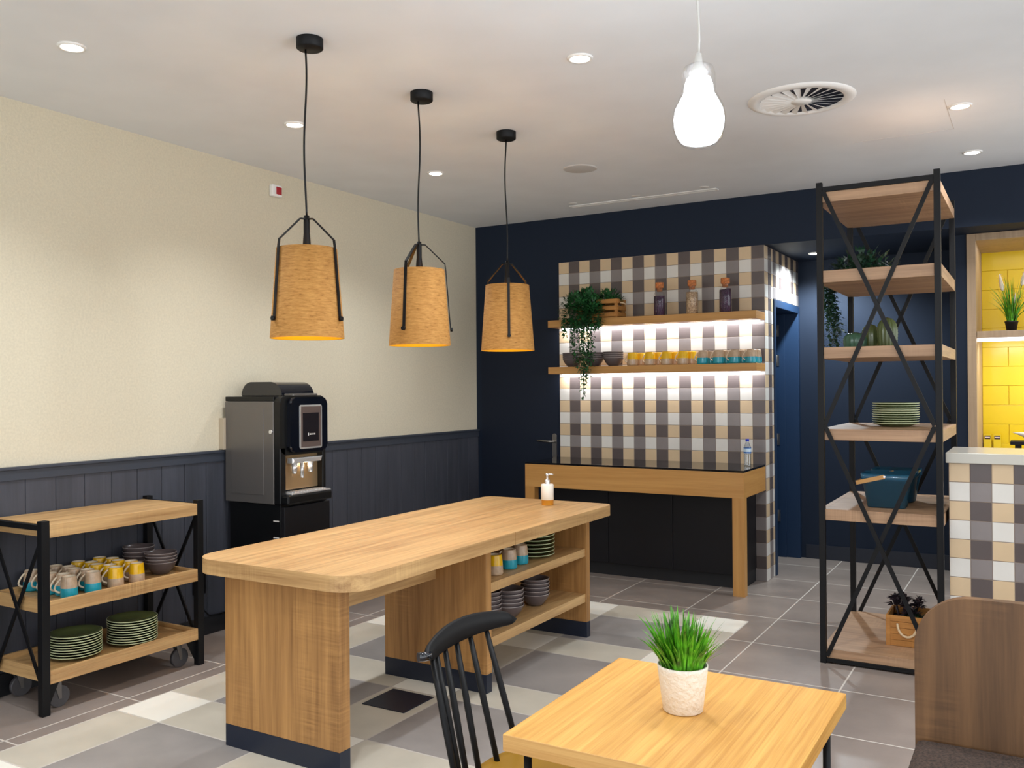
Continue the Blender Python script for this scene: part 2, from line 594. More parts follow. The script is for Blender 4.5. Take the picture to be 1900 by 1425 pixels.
tiles(mb, XT0, XT1 + 0.004, 2.580, (XT1 + 0.004 - XT0) / 18, 0.0995, lambda u, z, h: (u, YB - h, z), 0, 0.0)
mb.mi = 4
mb.box(XT0, XT1 + 0.004, YB - 0.0045, YB, 0, 2.580)
struct('trim_3', mb, TM)
mb = MB()
tiles(mb, YB - 0.004, 7.10, 2.580, 0.0983, 0.0995, lambda u, z, h: (XT1 + h, u, z), 0, 0.0)
tiles(mb, 7.10, YA, 2.580, 0.0983, 0.0995, lambda u, z, h: (XT1 + h, u, z), 0, 2.19, flip=1)
mb.mi = 4
mb.box(XT1, XT1 + 0.0045, YB - 0.004, 7.10, 0, 2.580); mb.box(XT1, XT1 + 0.0045, 7.10, YA, 2.19, 2.580)
struct('trim_4', mb, TM)

# navy flush door in the back wall
mb = MB()
mb.box(-4.37, XT0 - 0.012, YB - 0.004, YB + 0.0, 0.01, 2.10, 0.001)
d1 = struct('door_1', mb, 'navy_door')
mb = MB(); mb.prism(rrect(-3.640, -3.596, 0.885, 1.098, 0.02), YB - 0.012, YB - 0.004, 'Y', 0.002)
mb.build('handle_plate', 'steel', d1)
mb = MB()
mb.tube([(-3.612, YB - 0.008, 1.032), (-3.612, YB - 0.055, 1.032), (-3.625, YB - 0.062, 1.032), (-3.70, YB - 0.062, 1.034), (-3.765, YB - 0.055, 1.036)], 0.009, 12)
mb.build('lever_handle', 'steel', d1)

# blue doorway in the side of the tiled block
mb = MB()
for (a, b, c, d) in ((7.10, 7.15, 0, 2.185), (YA - 0.05, YA, 0, 2.185), (7.15, YA - 0.05, 2.125, 2.185)):
    mb.box(XT1 - 0.25, XT1 + 0.016, a, b, c, d, 0.003)
mb.box(XT1 - 0.20, XT1 - 0.1, YA - 0.062, YA - 0.05, 0, 2.125, 0.002)
struct('trim_5', mb, 'blue_door')
mb = MB(); mb.box(-2.045, -2.0, 7.152, YA - 0.064, 0.006, 2.122, 0.002)
d2 = struct('door_2', mb, 'blue_door')
for z in (1.98, 1.72, 1.03, 0.36):
    mb = MB(); mb.cyl((-1.972, YA - 0.072, z - 0.05), (-1.972, YA - 0.072, z + 0.05), 0.009, 12)
    mb.box(-1.972, -1.945, YA - 0.0655, YA - 0.0625, z - 0.05, z + 0.05)
    mb.build('hinge', 'steel', d2)

# kitchen niche behind the serving counter
NX0, NX1, NY = -0.429, 1.3, 7.2
mb = MB()
mb.box(NX0, NX0 + 0.058, NY - 0.012, NY + 0.72, 0, ZS - 0.002, 0.002)
mb.box(NX0 + 0.058, NX1, NY - 0.012, NY + 0.72, 2.529, ZS - 0.002, 0.002)
struct('trim_6', mb, 'frame_oak')
mb = MB()
mb.mi = 1; mb.box(NX0 + 0.058, NX1, NY + 0.72, NY + 0.75, 0, ZS)
mb.mi = 0
z = 2.535; r = 0
while z > 0.9:
    x = NX0 + 0.058 - (0.18 if r % 2 else 0.05)
    while x < NX1:
        a, b = max(x, NX0 + 0.06), min(x + 0.36, NX1)
        if b > a + 0.01:
            mb.box(a + 0.0015, b - 0.0015, NY + 0.714, NY + 0.72, z - 0.148, z, 0.0015)
        x += 0.363
    z -= 0.15; r += 1
struct('wall_kitchen', mb, ['yellow_tile', 'yellow_grout'])

# ------------------------------------------------------------------ ceiling fittings
used = []
t = thing('ceiling_downlight', '', 'ceiling light')
mb = MB(); mb.lathe([(0.043, -0.002), (0.045, -0.008), (0.055, -0.008), (0.058, -0.001), (0.058, 0.0)], 32); mb.build('trim_ring', 'white_plastic', t)
mb = MB(); mb.lathe([(0, -0.005), (0.044, -0.005)], 32); mb.build('light_disc', 'downlight_led', t)
DL = ['recessed downlight nearest the left end of the ceiling, above the wooden trolley',
      'recessed downlight left of the nearest cork pendant cord',
      'recessed downlight between the second and third cork pendant cords',
      'recessed downlight in the open ceiling left of the glowing glass bulb',
      'recessed downlight right of the round swirl vent, beside the faint ceiling hatch',
      'recessed downlight just above the top of the navy back wall at right']
for (x, y), lab in zip(DOWN, DL):
    place(t, used, (x, y, ZC), 0, lab, 'downlights in the white ceiling')
place(t, used, (-1.55, 7.525, ZS), 0, 'small downlight in the navy alcove soffit beside the checked tiles', None)
o = bpy.data.objects

t = thing('ceiling_vent', 'round white swirl air vent with radial blades in the ceiling', 'air vent', (-1.03, 4.69, ZC))
mb = MB(); mb.lathe([(0.205, -0.004), (0.21, -0.012), (0.245, -0.012), (0.265, -0.003), (0.266, 0)], 56); mb.build('ring', 'white_plastic', t)
mb = MB(); mb.lathe([(0, -0.002), (0.208, -0.002)], 48); mb.build('cavity_shade', 'vent_shade', t)  # flat dark disc, colour imitates the shaded recess behind the blades
for k in range(22):
    a = 2 * PI * k / 22
    mb = MB()
    ca, sa = math.cos(a), math.sin(a)
    def pt(r, w, z): return (r * ca - w * sa, r * sa + w * ca, z)
    w1, w2 = 0.009, 0.02
    v = [pt(0.045, -w1, -0.013), pt(0.207, -w2, -0.013), pt(0.207, w2 * 0.55, -0.004), pt(0.045, w1 * 0.55, -0.004)]
    v2 = [(p[0], p[1], p[2] - 0.0012) for p in v]
    A = [mb.bm.verts.new(p) for p in v + v2]
    for f in ((0, 1, 2, 3), (7, 6, 5, 4), (0, 4, 5, 1), (1, 5, 6, 2), (2, 6, 7, 3), (3, 7, 4, 0)): mb._face([A[i] for i in f])
    mb.build('blade', 'white_plastic', t)
mb = MB(); mb.lathe([(0, -0.018), (0.05, -0.016), (0.054, -0.006), (0.054, -0.002)], 32); mb.build('hub', 'white_plastic', t)

mb = MB(); mb.lathe([(0, -0.006), (0.1, -0.006), (0.112, -0.004), (0.114, 0)], 40)
o = mb.build('ceiling_speaker', 'grey_grille'); o.location = (-2.63, 5.38, ZC); tag(o, 'flat round grey speaker grille in the ceiling', 'speaker')
t = thing('slot_diffuser', 'long narrow slot air diffuser in the ceiling along the navy wall', 'air vent', (-2.645, 6.48, ZC))
mb = MB(); mb.box(-0.61, 0.61, -0.035, -0.018, -0.006, 0, 0.001); mb.box(-0.61, 0.61, 0.018, 0.035, -0.006, 0, 0.001)
mb.box(-0.61, -0.60, -0.018, 0.018, -0.006, 0); mb.box(0.60, 0.61, -0.018, 0.018, -0.006, 0)
mb.box(-0.60, 0.60, -0.003, 0.003, -0.005, 0)
mb.build('frame', 'white_plastic', t)
mb = MB(); mb.box(-0.60, 0.60, -0.018, -0.003, -0.002, 0); mb.box(-0.60, 0.60, 0.003, 0.018, -0.002, 0); mb.build('slot', 'grey_grille', t)
for x, lab in ((-3.18, 'leftmost of three'), (-2.642, 'middle one of three'), (-2.10, 'rightmost of three')):
    mb = MB(); mb.lathe([(0, -0.004), (0.03, -0.004), (0.035, 0)], 24)
    o = mb.build('sprinkler_cover', 'white_plastic'); o.location = (x, 6.37, ZC)
    tag(o, lab + ' tiny white sprinkler discs beside the ceiling slot diffuser', 'sprinkler', 'sprinkler discs by the slot diffuser')
mb = MB()
for a in ((-0.40, -0.397, 5.08, 5.70), (-0.95, -0.40, 5.70, 5.703)):
    mb.box(a[0], a[1], a[2], a[3], ZC - 0.0012, ZC)
struct('trim_7', mb, 'grey_grille')

t = thing('alarm_button', 'small white wall alarm with red face high on the beige wall', 'alarm', (XL, 4.351, 2.838))
mb = MB(); mb.box(0, 0.035, -0.045, 0.045, -0.04, 0.04, 0.008); mb.build('housing', 'white_plastic', t)
mb = MB(); mb.box(0.0352, 0.039, -0.012, 0.036, -0.024, 0.026, 0.002); mb.build('red_panel', 'red_plastic', t)

# cork pendants
def pendant(x, y, offs, label, off=0.018):
    t = thing('pendant_lamp', label, 'lamp', (x, y, 1.713), 0, 'cork pendants over the island')
    cam = math.atan2(-y, -x)
    zc = ZC - 1.713
    ox, oy = off * 0.86, off * 0.51
    mb = MB(); mb.lathe([(0, zc - 0.045), (0.05, zc - 0.045), (0.056, zc - 0.04), (0.056, zc)], 36, ox, oy)
    can = mb.build('ceiling_rose', 'black_metal', t)
    mb = MB()
    ph = random.random() * 6
    top = zc - 0.045; bot = 0.515
    pts = [(0.012 * math.sin(3 * k / 24 + ph) * (1 - k / 24) * (k / 24) * 3 - 0.0, 0.01 * math.sin(5 * k / 24 + ph) * (k / 24) * (1 - k / 24) * 3, top + (bot - top) * k / 24) for k in range(25)]
    mb.tube(pts, 0.0042, 8); mb.build('cord', 'black_plastic', t)
    H = 0.375; rb, rt = 0.153, 0.125
    mb = MB()
    mb.lathe([(rb, 0.0), (rt, H), (rt - 0.004, H)], 64)
    sh = mb.build('shade', 'cork', t)
    mb = MB(); mb.lathe([(rt - 0.005, H - 0.001), (rb - 0.005, 0.001), (rb - 0.001, 0.0)], 64); mb.build('shade_lining', 'gold_inner', sh)
    mb = MB(); mb.lathe([(0.0, 0.515), (0.011, 0.515), (0.013, 0.49), (0.013, 0.44), (0.02, 0.36), (0.02, 0.30), (0, 0.30)], 20); mb.build('lamp_holder', 'black_metal', t)
    for a_ in offs:
        a = cam + math.radians(a_)
        d = Vector((math.cos(a), math.sin(a), 0)); n = Vector((-d.y, d.x, 0))
        mb = MB()
        def rs(z): return rb + (rt - rb) * z / H + 0.006
        path = [d * 0.012 + Vector((0, 0, 0.50)), d * 0.03 + Vector((0, 0, 0.50)), d * (rs(H) - 0.004) + Vector((0, 0, 0.405)), d * rs(H * 0.98) + Vector((0, 0, 0.37)), d * rs(0.075) + Vector((0, 0, 0.075))]
        for p, q in zip(path, path[1:]):
            rad = (q - p).normalized().cross(n)
            mb.bar(p, q, 0.005, 0.014, n)
        mb.build('strap', 'black_metal', t)
        mb = MB(); e = d * (rs(0.075) - 0.002) + Vector((0, 0, 0.078)); mb.cyl(e, e + d * 0.012, 0.010, 14); mb.build('screw_knob', 'black_metal', t)
    mb = MB(); mb.lathe([(0, 0.2), (0.03, 0.215), (0.042, 0.245), (0.03, 0.28), (0.018, 0.30)], 20); mb.build('light_bulb', 'bulb_core2', t)
    lamp('pendant_light', 'POINT', (x, y, 1.713 + 0.16), 5, (1.0, 0.72, 0.36), shadow_soft_size=0.04)
emis('bulb_core2', (255, 214, 140), 6)
pendant(-2.629, 2.771, (-60, 60, 180), 'nearest and leftmost cork pendant lamp with black straps, over the near end of the island')
pendant(-2.636, 3.568, (-30, 88, 208), 'middle cork pendant lamp in the row of three over the island')
pendant(-2.614, 4.384, (3, 123, -117), 'farthest cork pendant lamp, in front of the navy back wall', 0.0)

# glass bulb pendant
BX, BY, BZ = -0.835, 2.49, 2.312
t = thing('bulb_pendant', 'oversized clear glass bulb pendant glowing white on a white cord', 'lamp', (BX, BY, BZ))
mb = MB(); mb.lathe([(0, -0.118), (0.048, -0.114), (0.064, -0.098), (0.0745, -0.066), (0.0765, -0.038), (0.072, -0.008), (0.058, 0.02), (0.049, 0.038), (0.0475, 0.06), (0.0475, 0.092), (0.04, 0.112), (0.022, 0.121), (0.012, 0.123)], 36)
mb.build('glass_bulb', 'bulb_glass', t)
mb = MB(); mb.lathe([(0, -0.11), (0.045, -0.107), (0.06, -0.092), (0.07, -0.064), (0.072, -0.038), (0.067, -0.01), (0.053, 0.017), (0.043, 0.036), (0.040, 0.06), (0.034, 0.078), (0, 0.082)], 32)
mb.build('light_bulb', 'bulb_core', t)
mb = MB(); mb.lathe([(0, 0.078), (0.024, 0.078), (0.024, 0.1), (0.012, 0.118), (0.009, 0.15), (0, 0.155)], 20); mb.build('lamp_holder', 'cord_white', t)
mb = MB(); mb.tube([(0.003 * math.sin(k), 0.002 * math.cos(k * 1.3), 0.15 + (ZC - BZ - 0.02 - 0.15) * k / 12) for k in range(13)], 0.0034, 8); mb.build('cord', 'cord_white', t)
mb = MB(); mb.lathe([(0, ZC - BZ - 0.025), (0.045, ZC - BZ - 0.025), (0.05, ZC - BZ)], 28); mb.build('ceiling_rose', 'white_plastic', t)
lamp('bulb_light', 'POINT', (BX, BY, BZ - 0.15), 35, (0.92, 0.96, 1.0), shadow_soft_size=0.07)

# ------------------------------------------------------------------ crockery makers
def make_mug(top, bottom, side):
    """tapered mug: coloured glaze band plus handle; h .105, base radius .044"""
    t = thing('mug', '', 'mug')
    mb = MB()
    # 0 top glaze, 1 bottom glaze, 2 inside
    mb.lathe([(0, 0.001, 1), (0.036, 0.0, 1), (0.0435, 0.004, 1), (0.0445, 0.012, 1), (0.0425, 0.05, 0), (0.0395, 0.085, 0), (0.037, 0.1, 0), (0.0355, 0.105, 2), (0.0335, 0.104, 2), (0.0365, 0.07, 2), (0.039, 0.02, 2), (0.03, 0.008, 2), (0, 0.008)], 28)
    mb.build('body', [top, bottom, 'mug_cream'], t)
    mb = MB()
    pts = []
    for k in range(13):
        a = k / 12
        y = 0.036 + 0.002 * a + 0.034 * math.sin(PI * a) ** 0.8
        z = 0.094 - 0.07 * a - 0.012 * math.sin(PI * a)
        pts.append((y, 0, z))
    mb.tube(pts, 0.0052, 8)
    mb.build('handle', 'mug_cream', t)
    return t
def make_bowl():
    mb = MB()
    mb.lathe([(0, 0.0, 0), (0.036, 0.0, 0), (0.042, 0.004, 0), (0.066, 0.03, 0), (0.08, 0.058, 0), (0.0835, 0.066, 1), (0.0835, 0.069, 1), (0.081, 0.069, 0), (0.076, 0.056, 0), (0.06, 0.028, 0), (0.035, 0.01, 0), (0, 0.009, 0)], 40)
    o = mb.build('bowl', ['bowl_grey', 'bowl_rim'])
    o['category'] = 'bowl'
    return o
def make_plate():
    mb = MB()
    mb.lathe([(0, 0.0, 0), (0.075, 0.0, 0), (0.08, 0.003, 0), (0.118, 0.016, 1), (0.124, 0.019, 1), (0.124, 0.0212, 1), (0.121, 0.022, 0), (0.085, 0.0095, 0), (0.078, 0.006, 0), (0, 0.006, 0)], 48)
    o = mb.build('plate', ['plate_green', 'plate_rim'])
    o['category'] = 'plate'
    return o
MUG_Y, UY = make_mug('mug_yellow', 'mug_sand', 0), []
MUG_T, UT = make_mug('mug_sand', 'mug_teal', 0), []
BOWL, UB = make_bowl(), []
PLATE, UP = make_plate(), []
def stack(proto, used, x, y, z, n, step, where, group, noun):
    for k in range(n):
        pos = 'top' if k == n - 1 else ('bottom' if k == 0 else ORD[n - 1 - k] + ' from the top')
        j = 0.0015
        lab = ('%s %s of %s' % (pos, noun, where)) if pos in ('top', 'bottom') else ('%s %s %s' % (noun, pos, 'of ' + where))
        place(proto, used, (x + random.uniform(-j, j), y + random.uniform(-j, j), z + k * step), random.uniform(0, 6), lab, group)

# ------------------------------------------------------------------ island table
t = thing('island_table', 'long oak island table with rounded top, open shelves and dark plinths', 'table', (-2.65, 3.75, 0))
IX0, IX1, IY0, IY1 = -3.115, -2.215, 2.56, 4.955
LX0, LX1 = -2.965, -2.333
def top_poly(y0, y1, r0, r1):
    p = rrect(IX0, IX1, y0, y1, 0.13, 10)
    out = []
    for (x, y) in p:
        out.append((x, y))
    return out
seam = 3.775
def half(front):
    n = 10; r = 0.13 if front else 0.07
    p = []
    if front:
        for cx, a in ((IX1 - r, -PI / 2),):
            pass
        arc = lambda cx, cy, a0: [(cx + r * math.cos(a0 + PI / 2 * i / n), cy + r * math.sin(a0 + PI / 2 * i / n)) for i in range(n + 1)]
        p = arc(IX0 + r, IY0 + r, PI) + arc(IX1 - r, IY0 + r, -PI / 2) + [(IX1, seam - 0.002), (IX0, seam - 0.002)]
    else:
        arc = lambda cx, cy, a0: [(cx + r * math.cos(a0 + PI / 2 * i / n), cy + r * math.sin(a0 + PI / 2 * i / n)) for i in range(n + 1)]
        p = [(IX0, seam + 0.002), (IX1, seam + 0.002)] + arc(IX1 - r, IY1 - r, 0) + arc(IX0 + r, IY1 - r, PI / 2)
    return p
for fr in (True, False):
    mb = MB(); mb.prism(half(fr), 0.727, 0.79, 'Z', 0.0015); wpart(t, 'tabletop', mb, 'oak_y')
for (y0, y1) in ((2.62, 2.682), (3.687, 3.735), (4.81, 4.858)):
    mb = MB(); mb.box(LX0, LX1, y0, y1, 0.092, 0.727, 0.0015); p = wpart(t, 'support_panel', mb, 'oak_z_shaded')
    mb = MB(); mb.box(LX0, LX1 - 0.0, y0, y1, 0.0, 0.092, 0.001); wpart(t, 'plinth', mb, 'kick_blue', p)
mb = MB(); mb.box(-2.665, -2.635, 2.682, 3.687, 0.535, 0.727, 0.001); wpart(t, 'apron', mb, 'oak_y')
mb = MB(); mb.box(-2.80, -2.782, 3.735, 4.81, 0.215, 0.727); wpart(t, 'back_panel', mb, 'oak_z_shaded')
mb = MB(); mb.box(-2.782, LX1 - 0.008, 3.735, 4.81, 0.485, 0.532, 0.001); wpart(t, 'shelf', mb, 'oak_y')
mb = MB(); mb.box(-2.782, LX1 - 0.008, 3.735, 4.81, 0.212, 0.262, 0.001); wpart(t, 'shelf', mb, 'oak_y')

# things on the island shelves
def isl(x, y, z): return (x, y, z)
place(MUG_Y, UY, (-2.43, 3.925, 0.5325), math.radians(200), 'yellow and sand mug at the left front of the island upper shelf')
place(MUG_Y, UY, (-2.55, 3.80, 0.5325), math.radians(200), 'mug behind the yellow one on the island upper shelf')
place(MUG_T, UT, (-2.445, 4.095, 0.5325), math.radians(215), 'teal mug with visible handle in the middle of the island upper shelf')
place(MUG_T, UT, (-2.455, 4.235, 0.5325), math.radians(160), 'teal mug next to the green plates on the island upper shelf')
place(MUG_T, UT, (-2.58, 4.06, 0.5325), math.radians(200), 'mug hidden behind the teal ones on the island upper shelf')
stack(PLATE, UP, -2.50, 4.46, 0.5325, 7, 0.0215, 'the green plate stack on the island upper shelf', 'green plates in the island', 'green plate')
stack(BOWL, UB, -2.50, 3.95, 0.2625, 6, 0.0215, 'the left bowl stack on the island lower shelf', 'bowls in the island', 'grey bowl')
stack(BOWL, UB, -2.47, 4.13, 0.2625, 5, 0.0215, 'the middle bowl stack on the island lower shelf', 'bowls in the island', 'grey bowl')
stack(BOWL, UB, -2.475, 4.43, 0.2625, 5, 0.0215, 'the right bowl stack on the island lower shelf', 'bowls in the island', 'grey bowl')

t = thing('soap_dispenser', 'white soap dispenser with tan base and chrome pump on the island', 'dispenser', (-2.553, 4.735, 0.79))
mb = MB(); mb.lathe([(0, 0.0, 0), (0.035, 0.0, 0), (0.036, 0.002, 0), (0.0365, 0.033, 1), (0.038, 0.034, 1), (0.0385, 0.12, 1), (0.035, 0.127, 1), (0.016, 0.129, 1), (0, 0.129, 1)], 32)
mb.build('body', ['soap_tan', 'ceramic_white'], t)
mb = MB(); mb.lathe([(0.016, 0.129), (0.016, 0.148), (0.013, 0.153), (0.006, 0.154), (0.006, 0.175), (0.0095, 0.176), (0.0095, 0.19), (0, 0.191)], 20)
mb.tube([(0, 0, 0.184), (0.02, 0.012, 0.186), (0.03, 0.018, 0.182)], 0.0042, 8)
mb.build('pump', 'silver', t)
mb = MB(); mb.box(-0.125, 0.125, -0.12, 0.12, 0.0, 0.004, 0.0015)
o = mb.build('floor_box', 'kick_blue'); o.location = (-2.655, 3.40, 0.0); tag(o, 'square dark floor outlet cover on the tiles under the island', 'floor outlet')

# ------------------------------------------------------------------ back counter, wall shelves
CX0, CX1, CY0 = -3.58, -1.795, 6.262
t = thing('back_counter', 'honey oak counter with glossy black top against the checked tile wall', 'counter', (-2.69, 6.56, 0))
mb = MB(); mb.box(CX0, CX1, CY0, YB - 0.008, 0.884, 0.898, 0.002); wpart(t, 'countertop', mb, 'black_glass')
mb = MB(); mb.box(CX0, CX1, CY0, CY0 + 0.03, 0.70, 0.883, 0.001); wpart(t, 'front_apron', mb, 'honey_x')
for x in (CX0, CX1 - 0.03):
    mb = MB(); mb.box(x, x + 0.03, CY0 + 0.03, YB - 0.008, 0.70, 0.883, 0.001); wpart(t, 'side_apron', mb, 'honey_y')
for x in (CX0, CX1 - 0.085):
    mb = MB(); mb.box(x, x + 0.085, CY0, CY0 + 0.07, 0, 0.70, 0.0015); wpart(t, 'leg', mb, 'honey_z')
t = thing('base_cabinet', 'black base cabinet set back under the honey oak counter', 'cabinet', (-2.69, 6.7, 0))
mb = MB(); mb.box(-3.48, -1.87, 6.49, YB - 0.01, 0.10, 0.87, 0.002); wpart(t, 'body', mb, 'black_laminate')
for k in range(3):
    x = -3.48 + k * (1.61 / 3)
    mb = MB(); mb.box(x + 0.002, x + 1.61 / 3 - 0.002, 6.474, 6.4895, 0.104, 0.866, 0.0015); wpart(t, 'door', mb, 'black_laminate')
mb = MB(); mb.box(-3.46, -1.875, 6.52, YB - 0.01, 0, 0.10); wpart(t, 'plinth', mb, 'black_base')

def wall_shelf(z0, z1, label):
    t = thing('wall_shelf', label, 'shelf', (-2.68, YB - 0.13, z0), 0, 'lit oak shelves on the tile wall')
    mb = MB(); mb.box(-3.545, XT1 + 0.006, YB - 0.25, YB - 0.007, z0, z1, 0.0015); wpart(t, 'board', mb, 'honey_x')
    mb = MB(); mb.box(-3.50, XT1 - 0.02, YB - 0.075, YB - 0.05, z0 - 0.006, z0 - 0.0002); wpart(t, 'led_strip', mb, 'led')
    lamp('shelf_led', 'AREA', (-2.66, YB - 0.07, z0 - 0.012), 5, (0.93, 0.95, 1.0), rot=(math.radians(38), 0, 0), shape='RECTANGLE', size=1.72, size_y=0.02)
wall_shelf(2.003, 2.062, 'upper lit oak shelf carrying glass jars and a trailing plant')
wall_shelf(1.612, 1.670, 'lower lit oak shelf carrying bowls and mugs')

ZU, ZLO = 2.0625, 1.6705
for x, w in ((-3.365, 'left bowl stack on the lit wall shelf'), (-3.165, 'plant-covered middle bowl stack on the wall shelf'), (-2.99, 'bowl stack beside the lit yellow mugs')):
    stack(BOWL, UB, x, 6.705, ZLO, 4, 0.0165, 'the ' + w, 'bowls on the lit wall shelf', 'grey bowl')
for i, x in enumerate((-2.81, -2.66, -2.52, -2.385)):
    place(MUG_Y, UY, (x, 6.675, ZLO), PI - 0.25, 'yellow mug in the front row of the lit wall shelf, %s from the bowls' % ORD[i], 'yellow mugs on the lit wall shelf')
    place(MUG_Y, UY, (x + 0.035, 6.775, ZLO), PI - 0.95, 'yellow mug in the back row of the lit wall shelf, %s from the bowls' % ORD[i], 'yellow mugs on the lit wall shelf')
for i, x in enumerate((-2.225, -2.10, -1.975, -1.85)):
    place(MUG_T, UT, (x, 6.675, ZLO), PI - 0.25, 'teal mug in the front row of the lit wall shelf, %s from the yellow mugs' % ORD[i], 'teal mugs on the lit wall shelf')
    place(MUG_T, UT, (min(x + 0.03, -1.84), 6.775, ZLO), PI - 0.95, 'teal mug in the back row of the lit wall shelf, %s from the yellow mugs' % ORD[i], 'teal mugs on the lit wall shelf')

def jar(x, y, fill, fh, label, slant=0.0):
    t = thing('glass_jar', label, 'jar', (x, y, ZU), 0, 'corked jars on the upper wall shelf')
    mb = MB(); mb.lathe([(0, 0.0), (0.044, 0.0), (0.047, 0.004), (0.047, 0.165), (0.044, 0.18), (0.027, 0.198), (0.024, 0.215), (0.027, 0.222)], 32)
    mb.build('glass_body', 'glass', t)
    mb = MB(); mb.lathe([(0, 0.004), (0.044, 0.004), (0.0445, 0.008), (0.0445, fh), (0, fh)], 32)
    if slant:
        for v in mb.bm.verts:
            if v.co.z > fh - 0.001: v.co.z += v.co.x * slant
    mb.build('contents', fill, t)
    mb = MB(); mb.lathe([(0, 0.195), (0.021, 0.195), (0.0235, 0.222), (0.033, 0.223), (0.034, 0.226), (0.034, 0.262), (0.031, 0.266), (0, 0.266)], 24)
    mb.build('cork_stopper', 'cork_stopper', t)
jar(-2.583, 6.70, 'beans_plum', 0.158, 'corked glass jar of dark plum beans nearest the plant crate')
jar(-2.315, 6.70, 'beans_pale', 0.172, 'corked glass jar of pale seeds between the two dark jars')
jar(-2.05, 6.70, 'beans_plum', 0.178, 'corked glass jar of dark beans at the right end of the shelf', 0.12)

# ------------------------------------------------------------------ plants
def leaf(mb, p, d, up, L, W, bend=0.25):
    d = d.normalized()
    sd = d.cross(up)
    if sd.length < 1e-4: sd = d.cross(Vector((1, 0.2, 0)))
    sd.normalize(); n = sd.cross(d).normalized()
    a = p; m = p + d * L * 0.5 + n * L * bend * 0.4; e = p + d * L - n * L * bend * 0.2
    v = [mb.bm.verts.new(q) for q in (a, m - sd * W / 2, e, m + sd * W / 2, m + n * 0.0)]
    mb._face([v[0], v[1], v[4]]); mb._face([v[1], v[2], v[4]]); mb._face([v[2], v[3], v[4]]); mb._face([v[3], v[0], v[4]])
def rnd_dir():
    while True:
        v = Vector((random.uniform(-1, 1), random.uniform(-1, 1), random.uniform(-1, 1)))
        if 0.05 < v.length < 1: return v.normalized()
def strand_leaves(mb, stems, pts, spread, L, W, per):
    stems.tube(pts, 0.0014, 5)
    for a, b in zip(pts, pts[1:]):
        for k in range(per):
            p = Vector(a).lerp(Vector(b), random.random())
            d = rnd_dir(); d.z = d.z * 0.5 - 0.25
            leaf(mb, p + d * spread * random.random(), d, Vector((0, 0, 1)), L * random.uniform(0.7, 1.2), W * random.uniform(0.8, 1.2))
def clump(mb, c, rx, ry, rz, n, L, W):
    for k in range(n):
        d = rnd_dir()
        q = Vector(c) + Vector((d.x * rx, d.y * ry, abs(d.z) * rz if rz > 0 else d.z * -rz)) * random.uniform(0.55, 1.0)
        leaf(mb, q, (d + Vector((0, 0, 0.2))), Vector((0, 0, 1)), L * random.uniform(0.7, 1.3), W * random.uniform(0.8, 1.2))

# crate with trailing plant on the upper wall shelf
t = thing('planter_crate', 'small slatted wooden crate holding the trailing plant on the upper wall shelf', 'crate', (-3.11, 6.73, ZU))
for sx in (-0.17, 0.17):
    for sy in (-0.07, 0.07):
        mb = MB(); mb.box(sx - 0.012, sx + 0.012, sy - 0.012, sy + 0.012, 0, 0.155, 0.001); mb.build('corner_post', 'crate_pine', t)
for z in (0.012, 0.066, 0.12):
    for sy in (-0.086, 0.086):
        mb = MB(); mb.box(-0.182, 0.182, sy - 0.004, sy + 0.004, z, z + 0.034, 0.001); mb.build('slat', 'crate_pine', t)
    for sx in (-0.186, 0.186):
        mb = MB(); mb.box(sx - 0.004, sx + 0.004, -0.08, 0.08, z, z + 0.034, 0.001); mb.build('slat', 'crate_pine', t)
mb = MB(); mb.box(-0.18, 0.18, -0.08, 0.08, 0.001, 0.009); mb.build('base', 'crate_pine', t)
mb = MB(); mb.tube([(0.191, -0.04, 0.125), (0.215, -0.02, 0.12), (0.222, 0.0, 0.11), (0.215, 0.02, 0.12), (0.191, 0.04, 0.125)], 0.006, 8); mb.build('rope_handle', 'rope', t)
t = thing('trailing_plant', 'green trailing plant spilling from the crate over both lit wall shelves', 'plant', (-3.2, 6.68, ZU + 0.01))
lv, st = MB(), MB()
clump(lv, (-0.01, 0.0, 0.06), 0.155, 0.11, 0.19, 900, 0.04, 0.023)
clump(lv, (0.16, 0.04, 0.12), 0.14, 0.06, 0.10, 330, 0.034, 0.018)
clump(lv, (-0.05, -0.12, 0.05), 0.16, 0.05, -0.15, 900, 0.034, 0.02)
clump(lv, (0.09, -0.12, 0.02), 0.1, 0.04, -0.13, 380, 0.032, 0.019)
for (x0, x1, zend, per) in ((-0.16, -0.15, -0.15, 8), (-0.10, -0.03, -0.42, 9), (-0.05, 0.0, -0.38, 9), (0.0, 0.05, -0.55, 10), (0.05, 0.09, -0.40, 9), (0.1, 0.10, -0.35, 8), (0.15, 0.16, -0.08, 7), (-0.02, 0.03, -0.62, 6), (0.03, 0.02, -0.58, 9), (0.07, 0.05, -0.5, 9), (0.0, 0.01, -0.5, 9), (0.04, 0.07, -0.47, 9), (-0.09, -0.07, -0.3, 9), (0.02, 0.015, -0.66, 6)):
    pts = [(x0 + (x1 - x0) * k / 14 + random.uniform(-.006, .006), -0.05 - 0.10 * min(1, k / 3) + random.uniform(-.006, .006), 0.08 * (1 - min(1, k / 3)) + (zend) * max(0, (k - 2) / 12)) for k in range(15)]
    strand_leaves(lv, st, pts, 0.02, 0.032, 0.018, per)
lv.build('leaves', 'leaf', t); st.build('stems', 'leaf_dark', t)

